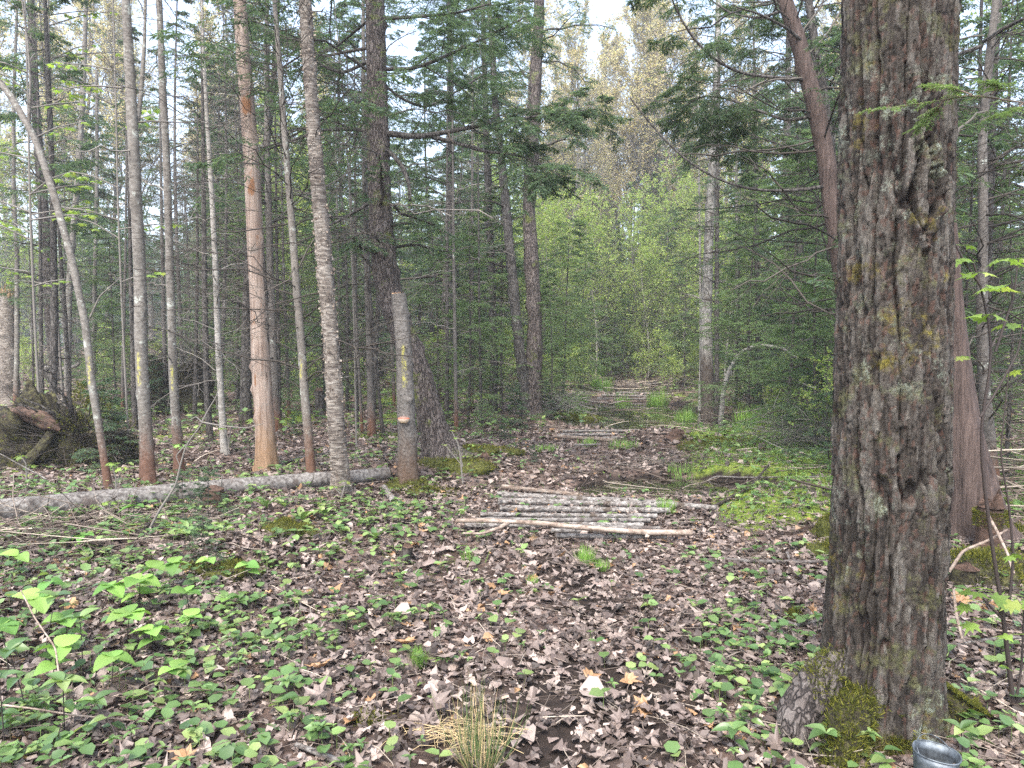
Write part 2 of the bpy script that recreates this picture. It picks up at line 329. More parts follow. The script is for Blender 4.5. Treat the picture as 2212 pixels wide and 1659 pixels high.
M['hemlock_bark'] = bark('hemlock_bark', [(.3, (.022, .018, .016)), (.58, (.085, .070, .063)), (.85, (.17, .15, .135))], (1, 1, .28), 34, (.17, .19, .10), .62, 5, moss=((.16, .17, .03), .15, .7), bumps=1, bdist=.02)
M['hemlock_lean'] = bark('mossy_hemlock_bark', [(.3, (.022, .017, .015)), (.58, (.085, .068, .06)), (.85, (.17, .145, .13))], (1, 1, .28), 34, (.12, .14, .04), .56, 4, moss=((.16, .17, .03), .35, 1.5), bumps=1, bdist=.02)
M['dark_bark'] = bark('dark_bark', [(.3, (.02, .018, .016)), (.58, (.060, .053, .047)), (.85, (.12, .11, .10))], (1, 1, .35), 26, (.19, .21, .16), .60, 6, stain=((.04, .028, .02), .1), bumps=.9, bdist=.012)
M['cedar_bark'] = bark('cedar_bark', [(.3, (.035, .025, .021)), (.58, (.105, .075, .063)), (.85, (.20, .155, .135))], (1, 1, .08), 50, None, bumps=1, bdist=.015, vor=False)
M['snag'] = bark('bare_snag_wood', [(.3, (.13, .085, .062)), (.5, (.27, .205, .165)), (.72, (.41, .34, .285))], (1, 1, .045), 38, (.20, .175, .15), .56, 3, spots=((.20, .10, .05), 7, (1, 1, .25), .60), stain=((.23, .14, .075), .45), bumps=.6, bdist=.01, vor=False)
M['log_grey'] = bark('grey_log_bark', [(.36, (.055, .047, .042)), (.5, (.14, .128, .116)), (.68, (.27, .255, .235))], (1, 1, 1), 30, (.075, .06, .052), .52, 5, bumps=.8, bdist=.008, vor=False)
M['log_white'] = bark('weathered_log', [(.36, (.045, .038, .033)), (.5, (.155, .14, .127)), (.66, (.33, .31, .285))], (1, 2, 2), 26, (.07, .055, .042), .54, 7, bumps=.9, bdist=.01, vor=False)
M['wood_tan'] = bark('peeled_branch', [(.35, (.10, .07, .052)), (.5, (.25, .195, .155)), (.7, (.40, .34, .285))], (.5, 1, 1), 26, (.12, .08, .05), .63, 6, bumps=.4, bdist=.006, vor=False)
M['rot'] = bark('rotten_wood', [(.35, (.022, .015, .011)), (.52, (.075, .045, .032)), (.75, (.17, .11, .08))], (.2, 1, 1), 24, (.10, .11, .03), .58, 4, bumps=1, bdist=.02, vor=False)
M['mossy'] = bark('mossy_mound', [(.35, (.025, .028, .009)), (.5, (.06, .065, .014)), (.7, (.12, .125, .025))], (1, 1, 1), 40, (.05, .038, .022), .56, 6, bumps=1, bdist=.02, vor=False)
M['dark_moss'] = bark('dark_mossy_soil', [(.38, (.010, .008, .006)), (.5, (.035, .030, .016)), (.66, (.085, .082, .03))], (1, 1, 1), 22, (.07, .05, .035), .6, 4, bumps=1, bdist=.03, vor=False)
rg = np.random.default_rng(5)
# ================================================================ GROUND
def green_mask(x, y):
    z = x * 0
    n = fbm(np.stack([x / 1.1, y / 1.1, z + 4], -1), 3, 31)
    d = x - trail_x(y)
    r = sm(d, .75, 1.3) * sm(y, 5.7, 6.8) * (1 - .6 * sm(y, 12, 15)) * (1 - sm(d, 4.5, 7))
    m = np.clip(r * (1.0 + .6 * n), 0, 1)
    m = np.maximum(m, sm(n, .12, .4) * (.35 + .5 * sm(y, 9, 13)) * (.3 + .7 * sm(np.abs(d), .5, 1.2)))
    return np.clip(m, 0, 1)
def mud_mask(x, y):
    m = puddle_mask(x, y); d = np.abs(x - trail_x(y)); z = x * 0
    n = fbm(np.stack([x / .5, y / .5, z + 8], -1), 3, 33)
    return np.clip(sm(m, .01, .08) + .75 * (1 - sm(d, .3, .9)) * sm(n, -.1, .25) * (1 - .5 * sm(y, 7, 9)), 0, 1)
def build_ground():
    ys = np.concatenate([np.linspace(-40, 1.2, 22), np.geomspace(1.3, 90, 330), np.linspace(94, 190, 16)])
    us = np.concatenate([-np.geomspace(12, 1.1, 12), np.linspace(-1, 1, 250), np.geomspace(1.1, 12, 12)])
    Y, U = np.meshgrid(ys, us, indexing='ij'); X = np.clip(U, -1, 1) * (2.6 + .75 * np.maximum(Y, 0)) + np.sign(U) * np.maximum(np.abs(U) - 1, 0) * 9; Z = H(X, Y)
    g = Geo(); i = np.arange(Y.size).reshape(Y.shape)
    q = np.stack([i[:-1, :-1], i[:-1, 1:], i[1:, 1:], i[1:, :-1]], -1).reshape(-1, 4)
    g.add(np.stack([X, Y, Z], -1), quads=q, tint=np.stack([green_mask(X, Y), mud_mask(X, Y), X * 0], -1).reshape(-1, 3))
    m, n, p, o = newmat('forest_floor'); t = NT(n); co = t.node('ShaderNodeTexCoord').outputs['Object']
    a = t.node('ShaderNodeAttribute', attribute_name='tint'); sp = t.node('ShaderNodeSeparateXYZ'); t.link(a.outputs['Vector'], sp.inputs[0])
    v = t.node('ShaderNodeTexVoronoi', feature='F1'); v.inputs['Scale'].default_value = 11; t.link(co, v.inputs['Vector'])
    sc = t.node('ShaderNodeSeparateColor'); t.link(v.outputs['Color'], sc.inputs[0])
    lit = t.ramp(sc.outputs[0], [(0, (.05, .035, .028)), (.4, (.14, .095, .078)), (.75, (.24, .17, .14)), (1, (.33, .25, .20))])
    soil = t.ramp(t.noise(co, 24, 6, .7), [(.3, (.022, .015, .011)), (.6, (.07, .046, .034)), (.8, (.14, .095, .07))])
    base = t.mix(t.rng(t.noise(co, 1.3, 4), .42, .6), lit, soil)
    moss = t.ramp(t.noise(co, 30, 5, .7), [(.3, (.055, .075, .015)), (.5, (.15, .20, .032)), (.75, (.26, .32, .05))])
    gf = t.rng(t.math('ADD', sp.outputs[0], t.math('MULTIPLY', t.math('SUBTRACT', t.noise(co, 7, 4), .5), .9)), .4, .6)
    c = t.mix(gf, base, moss)
    mud = t.ramp(t.noise(co, 14, 5), [(.3, (.010, .008, .006)), (.7, (.04, .028, .022))])
    c = t.mix(t.rng(sp.outputs[1], .2, .8), c, mud)
    t.link(c, p.inputs['Base Color']); p.inputs['Roughness'].default_value = .9; p.inputs['Specular IOR Level'].default_value = .2
    t.bump(p, t.math('ADD', t.noise(co, 22, 6, .75), v.outputs['Distance']), .9, .04)
    mobj('forest_floor', g.mesh('forest_floor', m), kind='structure', label='brown forest floor with damp sunken trail')
build_ground()
def water(name, label, cx, cy, rx, ry, z):
    m = bpy.data.materials.get('still_water')
    if m is None:
        m, n, p, o = newmat('still_water'); t = NT(n); p.inputs['Base Color'].default_value = (.012, .010, .007, 1); p.inputs['Roughness'].default_value = .03; p.inputs['Specular IOR Level'].default_value = .6
        co = t.node('ShaderNodeTexCoord').outputs['Object']; t.bump(p, t.noise(co, 3.5, 3), .08, .02)
        f = t.noise(co, 55, 4, .7); s2 = t.rng(t.math('MULTIPLY', f, t.rng(t.noise(co, 3, 3), .45, .62)), .47, .50); t.link(t.mix(s2, (.012, .010, .007), (.10, .09, .05)), p.inputs['Base Color']); t.link(t.rng(s2, 0, 1, .03, .6), p.inputs['Roughness'])
    a = np.linspace(0, 2 * np.pi, 40, endpoint=False); v = np.concatenate([[[cx, cy, z]], np.stack([cx + rx * np.cos(a), cy + ry * np.sin(a), a * 0 + z], -1)])
    g = Geo(); k = np.arange(40); g.add(v, tris=np.stack([k * 0, k + 1, (k + 1) % 40 + 1], -1)); mobj(name, g.mesh(name, m), kind='structure', label=label)
water('puddle', 'long dark puddle across the trail between the log crossings', 2.75, 16.9, 2.7, 4.7, -.06)
water('puddle', 'far shallow puddle behind the farthest log crossing', 4.7, 26.0, 3.0, 4.4, -.07)
water('puddle', 'small black puddle behind the nearest log crossing', 2.0, 8.35, 1.5, .85, -.055)
# ================================================================ LITTER
LIT = [lobed(rg, rg.uniform(.2, 1.0), rg.uniform(.04, .10), 1, rg.uniform(.3, .95)) for _ in range(16)]
LITOVAL = [leafgrid(3, 2, lambda l: np.sin(np.pi * np.clip(l * .96 + .02, 0, 1)) ** .7, f, c) for f, c in ((.3, .3), (-.2, .5), (.5, .1))]
LITSIMPLE = []
for _ in range(8):
    a = np.sort(rg.random(6)) * 2 * np.pi; r_ = .35 + .3 * rg.random(6); vv = np.array([(0.5, 0, .0)] + [(.5 + q * math.cos(b), q * math.sin(b), rg.normal() * .12) for q, b in zip(r_, a)])
    LITSIMPLE.append((vv, [], [(0, 1 + k, 1 + (k + 1) % 6) for k in range(6)]))
def scatter(n, y0, y1, rng, margin=.6, power=1.0, back=0):
    """points over the view wedge, density falling with distance"""
    u = rng.random(n); Y = (y0 ** (1 + power) + u * (y1 ** (1 + power) - y0 ** (1 + power))) ** (1 / (1 + power)) if power > -1 else y0 * (y1 / y0) ** u
    X = (rng.random(n) * 2 - 1) * (.74 * Y + margin); return X, Y
def surf(X, Y, dz): return np.stack([X, Y, H(X, Y) + dz], -1)
BIGT = np.array((1.557, 3.08))                          # foot of the big trunk
def keep_off(X, Y, extra=()):
    k = (np.hypot(X - BIGT[0], Y - BIGT[1]) > .30)
    return k
def rand_dir(n, rng, tilt=.0):
    a = rng.random(n) * 2 * np.pi; return np.stack([np.cos(a), np.sin(a), rng.standard_normal(n) * tilt], -1)
def litter():
    g = Geo(); rng = np.random.default_rng(21)
    for (y0, y1, n, prot, s0, s1, zz) in ((2.0, 4.6, 7500, LIT, .04, .085, .03), (2.0, 5, 14000, LITSIMPLE, .018, .05, .035), (4.6, 8, 10000, LIT, .045, .09, .03), (5, 8, 14000, LITSIMPLE, .025, .06, .03), (8, 14, 24000, LITSIMPLE, .045, .10, .03), (14, 32, 15000, LITSIMPLE, .08, .15, .04)):
        X, Y = scatter(n, y0, y1, rng); gm = green_mask(X, Y); mm = puddle_mask(X, Y)
        k = keep_off(X, Y) & (mm < .07) & (rng.random(n) > gm * .75) & (rng.random(n) > .6 * mud_mask(X, Y)); X, Y = X[k], Y[k]
        which = rng.integers(0, len(prot) + (2 if prot is LIT else 0), len(X))
        for w_ in range(len(prot) + 2):
            m = which == w_
            if not m.any(): continue
            pr = prot[w_] if w_ < len(prot) else LITOVAL[w_ - len(prot)]
            c = m.sum(); L = s0 + (s1 - s0) * rng.random(c) ** 1.3; nor = nrm(np.array([0, 0, 1.]) + .34 * rng.standard_normal((c, 3)))
            tint = rng.random((c, 3)); tint[:, 0] = np.clip(tint[:, 0] * .9 + .15 * fbm(np.stack([X[m], Y[m], Y[m] * 0], -1), 2, 40), 0, 1)
            tint[:, 0] = np.where(rng.random(c) < .02, 1, tint[:, 0])
            leaves(g, surf(X[m], Y[m], .004 + zz * rng.random(c)), rand_dir(c, rng, .15), nor, L, L * rng.uniform(.8, 1.15, c), pr, rng, tint)
    mobj('leaf_litter', g.mesh('leaf_litter', M['litter'], False), kind='stuff', label='carpet of brown fallen leaves over the forest floor')
litter()
def fallen_leaves():
    rng = np.random.default_rng(22); ms = []
    for i in range(10):
        g = Geo(); leaves(g, np.zeros((1, 3)), np.array([[1., 0, 0]]), np.array([[0, 0, 1.]]), .1, .1, lobed(rng, rng.uniform(.2, .8), .05, 2) if i < 8 else LITOVAL[i - 8], rng, np.array([[rng.uniform(.4, .97) if i != 6 else 1., rng.random(), 0]]))
        ms.append(g.mesh('fallen_leaf', M['litter'], False))
    X, Y = scatter(420, 2.15, 5.6, rng, .3, .6); k = keep_off(X, Y) & (X > -1.2 + .25 * Y - 1.0); X, Y = X[k][:280], Y[k][:280]
    P = surf(X, Y, .035)
    for i, p in enumerate(P):
        o = mobj('fallen_leaf', ms[i % 10], loc=p); o.rotation_euler = (rng.normal() * .3, rng.normal() * .3, rng.random() * 6.3); s = rng.uniform(.75, 1.25); o.scale = (s, s, s)
        tone = ('pale', 'dark', 'brown', 'mauve', 'greyish', 'tan', 'orange', 'curled', 'narrow', 'small oval')[i % 10]; zone_ = 'lying near the bottom of the picture' if p[1] < 2.9 else 'lying left of the massive trunk' if p[0] > .45 else 'lying in the middle foreground' if p[1] < 4 else 'lying before the nearest log crossing'
        tag(o, '%s dry leaf %s' % (tone, zone_), 'leaf', 'dry leaves lying on the near trail')
fallen_leaves()
def twigs():
    rng = np.random.default_rng(23)
    for nm, lab, n, y0, y1, l0, l1, mat, rr in (('ground_twigs', 'thin dead twigs strewn over the leaf litter', 9000, 2.1, 13, .05, .42, 'twig', .0019), ('brush_debris', 'grey sticks and brush littering the far trail', 1500, 8, 36, .3, 1.3, 'twig', .006)):
        g = Geo(); X, Y = scatter(n, y0, y1, rng, .5, .2)
        if nm == 'brush_debris': k = (np.abs(X - trail_x(Y)) < 2.6) | (rng.random(n) < .35); X, Y = X[k], Y[k]
        k = keep_off(X, Y); X, Y = X[k], Y[k]; n = len(X)
        d = rand_dir(n, rng, .12); L = l0 + (l1 - l0) * rng.random(n) ** 2; u = np.linspace(0, 1, 4)
        c = rng.standard_normal((n, 1, 3)) * .25; P = surf(X, Y, .02 + .02 * rng.random(n))
        P = np.maximum(P, [-1e9, -1e9, -.055]); Q = P[:, None] + L[:, None, None] * (u[None, :, None] * d[:, None] + c * (u * (1 - u))[None, :, None] * np.array([1, 1, .6]))
        zz = H(Q[..., 0], Q[..., 1]) + .012; Q[..., 2] = np.maximum(Q[..., 2], np.maximum(zz, -.055))
        tubes(g, Q, (rr * (.5 + 1.2 * rng.random(n)))[:, None] * np.ones(4) * np.array([1, .9, .8, .5]), 3, rng.random((n, 3)))
        mobj(nm, g.mesh(nm, M[mat]), kind='stuff', label=lab)
twigs()
# ================================================================ BIG TREE
def bigtree():
    nt_, nz = 250, 560
    zs = np.concatenate([np.linspace(-.12, 3.25, nz), np.linspace(3.28, 9, 40)]); th = np.linspace(0, 2 * np.pi, nt_, endpoint=False)
    Zg, Tg = np.meshgrid(zs, th, indexing='ij')
    r = .190 + .006 * np.sin(Zg * 1.4 + .8) - .010 * np.clip(Zg - 3, 0, 9) + .035 * np.exp(-np.clip(Zg, 0, 9) / .22)
    for t0, a, wdt, zh in ((math.pi * 1.0, .12, .38, .15), (math.pi * 1.25, .09, .3, .12), (math.pi * 1.72, .04, .3, .14), (-.15, .08, .30, .12), (math.pi * .5, .1, .4, .2)):
        dd = (Tg - t0 + np.pi) % (2 * np.pi) - np.pi; r = r + a * np.exp(-(dd / wdt) ** 2) * np.exp(-np.clip(Zg + .05, 0, 9) / zh)
    c3 = np.stack([np.cos(Tg) * .235, np.sin(Tg) * .235, Zg], -1)
    lump = fbm(c3 * np.array([5, 5, 1.2]), 3, 3) * .016
    # knot scar facing the camera, diamond of raised folds at z 1.8..2.5
    X = (Tg - math.pi * 1.5) * .235; zc = 2.10; dx = X - .005; dz = Zg - zc
    diam = np.abs(dx) / .085 + np.abs(dz - .05) / np.where(dz > .05, .36, .20)
    fold = np.exp(-((diam - 1) / .16) ** 2) * .030 + np.exp(-(diam / .5) ** 2) * .022 - np.exp(-((diam - .72) / .1) ** 2) * .034
    knot = np.exp(-((dx / .05) ** 2 + (dz / .06) ** 2))
    wq = np.stack([fbm(c3 * 9, 3, 50), fbm(c3 * 9, 3, 51), fbm(c3 * 6, 3, 52)], -1)
    pc = c3 + wq * np.array([.012, .012, .05]); pc[..., 0] += fold * .6
    n1_ = fbm(pc * np.array([21, 21, 1.5]) + 5, 2, 60) * 1.3; n2_ = fbm(pc * np.array([48, 48, 6]) + 3, 2, 64) * 1.3; f1, f2, idv, dz1 = worley(pc * np.array([30, 30, 5.5]), 60); e1 = f2 - f1
    g1, g2, id2, dz2 = worley(pc * np.array([75, 75, 38]) + 3, 70); e2 = g2 - g1
    fur = sm(np.abs(n1_), .03, .17); fur2 = sm(np.abs(n2_), .0, .22)
    plate = fur * .028 + fur2 * .009 * (.4 + .6 * fur) + sm(e1, .0, .2) * .004 + (idv - .5) * .008 * fur - dz1 * .004 + fbm(c3 * np.array([60, 60, 14]), 3, 91) * .006 + sm(e2, .0, .3) * .003 + (id2 - .5) * .003 - .012
    fine = fbm(c3 * np.array([120, 120, 50]), 2, 80) * .0028
    r = r + lump + plate * (1 - .35 * knot) + fine + fold * (1 + 1.0 * fbm(c3 * 30, 2, 90))
    # two thick scaly side ridges right of centre as in a peeling bark
    lean = np.stack([.012 * np.sin(Zg * 1.1), Zg * .0], -1)
    V = np.stack([r * np.cos(Tg) + lean[..., 0], r * np.sin(Tg), Zg], -1)
    g = Geo(); i = np.arange(Zg.size).reshape(Zg.shape); j = np.roll(i, -1, 1)
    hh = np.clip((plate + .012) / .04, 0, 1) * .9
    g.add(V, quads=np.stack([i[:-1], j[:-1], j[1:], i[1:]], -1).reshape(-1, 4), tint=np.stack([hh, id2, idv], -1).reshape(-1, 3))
    m, n, p, o = newmat('big_trunk_bark'); t = NT(n); co = t.node('ShaderNodeTexCoord').outputs['Object']
    a = t.node('ShaderNodeAttribute', attribute_name='tint'); sp = t.node('ShaderNodeSeparateXYZ'); t.link(a.outputs['Vector'], sp.inputs[0])
    n1 = t.noise(t.map(co, (1, 1, .30)), 46, 7, .8); st_ = t.noise(t.map(co, (1, 1, .10)), 75, 4, .7)
    c = t.ramp(t.math('ADD', t.math('MULTIPLY', n1, .75), t.math('MULTIPLY', sp.outputs[2], .25)), [(.34, (.017, .014, .011)), (.48, (.060, .050, .041)), (.6, (.11, .098, .083)), (.76, (.215, .20, .175))])
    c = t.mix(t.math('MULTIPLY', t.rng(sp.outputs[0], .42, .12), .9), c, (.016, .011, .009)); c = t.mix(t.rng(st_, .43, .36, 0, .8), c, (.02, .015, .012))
    c = t.mix(t.math('MULTIPLY', t.rng(sp.outputs[1], .3, .1), .5), c, (.12, .062, .045))
    c = t.mix(t.math('MULTIPLY', t.rng(t.noise(co, 5.5, 5, .7), .54, .62), t.rng(t.noise(co, 45, 3), .3, .6)), c, t.ramp(t.noise(co, 120, 2), [(.3, (.05, .05, .022)), (.7, (.15, .15, .07))]))
    c = t.mix(t.math('MULTIPLY', t.math('MULTIPLY', t.rng(t.noise(co, 11, 6, .75), .54, .60), t.rng(t.noise(co, 2.3, 3), .5, .6)), t.rng(t.noise(co, 130, 3, .8), .42, .55)), c, (.23, .26, .21))
    c = t.mix(t.math('MULTIPLY', t.rng(t.noise(co, 3.1, 5, .7), .59, .68), t.rng(t.noise(co, 60, 3), .35, .55)), c, t.ramp(t.noise(co, 140, 2), [(.3, (.10, .085, .015)), (.7, (.23, .19, .03))]))
    sx = t.node('ShaderNodeSeparateXYZ'); t.link(co, sx.inputs[0])
    mz = t.math('ADD', sx.outputs[2], t.math('ADD', t.math('MULTIPLY', t.noise(co, 6, 5, .7), .35), t.math('MULTIPLY', sx.outputs[0], .35)))
    c = t.mix(t.rng(mz, .22, .08), c, t.ramp(t.noise(co, 70, 4), [(.3, (.05, .05, .012)), (.5, (.12, .115, .02)), (.7, (.24, .20, .03))]))
    t.link(c, p.inputs['Base Color']); p.inputs['Roughness'].default_value = .85; p.inputs['Specular IOR Level'].default_value = .25
    t.bump(p, t.math('ADD', t.math('ADD', n1, st_), t.noise(co, 170, 4, .7)), 1.0, .012)
    z0 = float(H(*BIGT)); root = thing('old_maple_tree', 'massive rough barked trunk standing close to the camera, lichen and moss on its foot', 'tree', (BIGT[0], BIGT[1], z0))
    mobj('trunk', g.mesh('trunk', m), root)
    # surface roots
    def rootpart(pts, rad, mat, nm='root'):
        pts = np.array(pts, float); u = np.linspace(0, 1, 40); k = np.linspace(0, 1, len(pts)); P = np.stack([np.interp(u, k, pts[:, c]) for c in range(3)], -1)
        P = (P + np.roll(P, 1, 0) + np.roll(P, -1, 0)) / 3; P[0] = pts[0]; P[-1] = pts[-1]
        gg = Geo(); tubes(gg, P, np.interp(u, k, rad), 28); v = gg.v[0]; nn = fbm(v * 14, 3, 4) * .02 + fbm(v * 50, 2, 5) * .006; cc = np.repeat(P, 28, 0)
        gg.v[0] = v + nrm(v - cc) * nn[:, None]; mobj(nm, gg.mesh(nm, mat), root)
    rootpart([(-.12, -.02, .30), (-.24, -.05, .20), (-.36, -.08, .08), (-.42, -.16, -.01), (-.46, -.26, -.10)], [.08, .095, .085, .07, .04], M['hemlock_bark'])
    rootpart([(-.10, -.10, .18), (-.22, -.22, .12), (-.30, -.33, .02), (-.34, -.42, -.10)], [.07, .075, .06, .04], M['dark_moss'])
    rootpart([(.12, .0, .16), (.27, -.02, .07), (.37, .0, .03), (.46, .04, -.09)], [.08, .07, .065, .05], M['dark_moss'])
    # moss tufts on the foot
    rng = np.random.default_rng(8); gm = Geo(); n_ = 9000; tt = math.pi * 1.02 + rng.random(n_) * math.pi * .50; zz = rng.random(n_) ** 1.5 * .30 * (1.2 - (tt - math.pi) / 2.2); rr = .20 + .03 * np.exp(-zz / .28) + .15 * np.exp(-((tt - math.pi * 1.12) / .5) ** 2) * np.exp(-zz / .17) + .03 * rng.random(n_)
    pp = np.stack([rr * np.cos(tt), rr * np.sin(tt), zz - .02], -1); cl = fbm(pp * 11, 3, 66); k = cl > -.05; pp = pp[k]
    ra = nrm(pp * np.array([1, 1, 0])); leaves(gm, pp, ra + .6 * rng.standard_normal(pp.shape) + np.array([0, 0, .35]), rng.standard_normal(pp.shape), .016 + .018 * rng.random(len(pp)), .0045, P_NEED, rng)
    for pts, rads, cnt in (([(-.10, -.10, .18), (-.22, -.22, .12), (-.30, -.33, .02), (-.34, -.42, -.10)], .08, 9000), ([(.12, .0, .16), (.27, -.02, .07), (.37, .0, .03), (.46, .04, -.09)], .072, 7000), ([(-.12, -.02, .30), (-.24, -.05, .20), (-.30, -.06, .14)], .09, 4000)):
        pts = np.array(pts); u3 = rng.random(cnt); P3 = np.stack([np.interp(u3 * (len(pts) - 1), np.arange(len(pts)), pts[:, q]) for q in range(3)], -1); dr = nrm(rng.standard_normal((cnt, 3)) + [0, -.4, .6]); q3 = P3 + dr * rads * (.85 + .3 * rng.random(cnt))[:, None]; kk = fbm(q3 * 12, 3, 67) > -.12
        leaves(gm, q3[kk], (dr + .6 * rng.standard_normal(dr.shape) + [0, 0, .3])[kk], rng.standard_normal((kk.sum(), 3)), .012 + .016 * rng.random(kk.sum()), .0045, P_NEED, rng)
    k2 = 3500; t2 = -.35 + rng.random(k2) * .6; u2 = rng.random(k2); pp = np.stack([.14 + .32 * u2, -.02 + (rng.random(k2) - .5) * .13, .25 - .22 * u2], -1); leaves(gm, pp, np.array([0, -.4, 1.]) + .7 * rng.standard_normal(pp.shape), rng.standard_normal(pp.shape), .018, .005, P_NEED, rng)
    mobj('moss', gm.mesh('moss', M['moss']), root, kind='stuff')
bigtree()
# ================================================================ BRANCHING STYLES
def along(P, k, rng, s0=.1, s1=1.0, ang=50, planar=1., up=0.):
    Q, _, s = grow(P, np.full(P.shape[:2], .001), k, rng, s0, s1, ang, 1., 0, 0, 0, 2, planar, up=up)
    return Q[:, 0], nrm(Q[:, 1] - Q[:, 0])
def needles(prim, pr, rng, wood, leaf, ks=10, kt=5, kw=6, sec=.42, ter=.36, twl=.075, tww=.022, droop=-.25, thick=3, tips=True, wsides=3):
    P2, r2, s = grow(prim, pr, ks, rng, .15, .97, 55, sec, .62, droop, .06, 4, .92, .45, rel=True)
    tubes(wood, P2, np.maximum(r2, .0018), wsides, rng.random((len(P2), 3)) * .8)
    P3, r3, s = grow(P2, r2, kt, rng, .12, .95, 50, ter, .5, droop * .6, .05, 3, .85, .5, rel=True)
    for PP, kk in ((P3, kw), (P2, kw)) + (((prim[:, len(prim[0]) // 2:], kw * 2),) if tips else ()):
        pos, d = along(PP, kk + 1, rng, .05, 1.0, 42, .9)
        n = len(pos); nor = nrm(np.array([0, 0, 1.]) + .45 * rng.standard_normal((n, 3)))
        tww_ = tww * .72; L = twl * (.6 + .7 * rng.random(n)); t = rng.random((n, 3)); t[:, 0] = np.clip(t[:, 0] * .75 + .0 + .35 * (rng.random(n) > .8), 0, 1)
        leaves(leaf, pos, d + np.array([0, 0, -.12]), nor, L, tww_ * (.7 + .6 * rng.random(n)), P_DIA, rng, t)
def bare(prim, pr, rng, wood, ks=7, kt=3, sec=.45, minr=.0024):
    P2, r2, s = grow(prim, pr, ks, rng, .15, .97, 50, sec, .55, -.05, .12, 4, .6, .5, rel=True); tubes(wood, P2, np.maximum(r2, minr), 3, rng.random((len(P2), 3)) * .85)
    if kt:
        P3, r3, s = grow(P2, r2, kt, rng, .2, .95, 45, .45, .5, 0, .12, 3, .5, .6, rel=True); tubes(wood, P3, np.maximum(r3, minr * .8), 3, rng.random((len(P3), 3)) * .85)
def trunkpath(rng, h, N=22, wob=.012, lean=.02):
    u = np.linspace(0, 1, N); a = rng.random(2) * 6.3; l = rng.normal(size=2) * lean
    return np.stack([h * (l[0] * u + wob * np.sin(a[0] + u * 5) - wob * math.sin(a[0])), h * (l[1] * u + wob * np.sin(a[1] + u * 4) - wob * math.sin(a[1])), h * u - .15], -1)
def trad(r, N=22): u = np.linspace(0, 1, N); return r * ((1 - u) ** .8 * .97 + .03) * (1 + .45 * np.exp(-u * 40))
def rough_tube(P, rad, sides, amp=.06, freq=8, rows=None, seed=0, stretch=.25):
    if rows:
        k = np.linspace(0, 1, len(P)); u = np.linspace(0, 1, rows); P = np.stack([np.interp(u, k, P[:, c]) for c in range(3)], -1); rad = np.interp(u, k, rad)
        for _ in range(max(1, rows // 25)): Q = P.copy(); P[1:-1] = (Q[:-2] + Q[1:-1] * 2 + Q[2:]) / 4
    g = Geo(); tubes(g, P, rad, sides); v = g.v[0]; c = np.repeat(P, sides, 0); rr = np.repeat(rad, sides)
    m = nrm(P[-1] - P[0]); al = (v @ m)[:, None] * m; q = (v - al) + al * stretch
    dsp = rr * amp * (fbm(q * freq, 3, seed) * 2.2); rk = np.random.default_rng(seed + 5); ln = np.linalg.norm(P[-1] - P[0])
    if ln > 1.5 and sides >= 10:
        for ki in rk.integers(0, len(v), int(3 * ln)): dsp = dsp + rr[ki] * .30 * np.exp(-((v - v[ki]) ** 2).sum(1) / (rr[ki] * .38) ** 2)
    g.v[0] = v + nrm(v - c) * dsp[:, None]
    return g
def disc(g, c, n, r, sides, rng, jag=.1, tint=(1, 1, 1)):
    n = nrm(np.asarray(n, float)); u = nrm(np.cross(n, [0.3, .2, 1.])); v = np.cross(n, u); a = np.linspace(0, 2 * np.pi, sides, endpoint=False)
    ring = c + r * (1 + 0 * a)[:, None] * (np.cos(a)[:, None] * u + np.sin(a)[:, None] * v); V = np.concatenate([[c + n * r * jag], ring, c + .55 * r * (np.cos(a)[:, None] * u + np.sin(a)[:, None] * v) + n * r * jag * rng.standard_normal(sides)[:, None]])
    k = np.arange(sides); k1 = (k + 1) % sides
    g.add(V, quads=np.stack([1 + k, 1 + k1, 1 + sides + k1, 1 + sides + k], -1), tris=np.stack([k * 0, 1 + sides + k, 1 + sides + k1], -1), tint=tint)
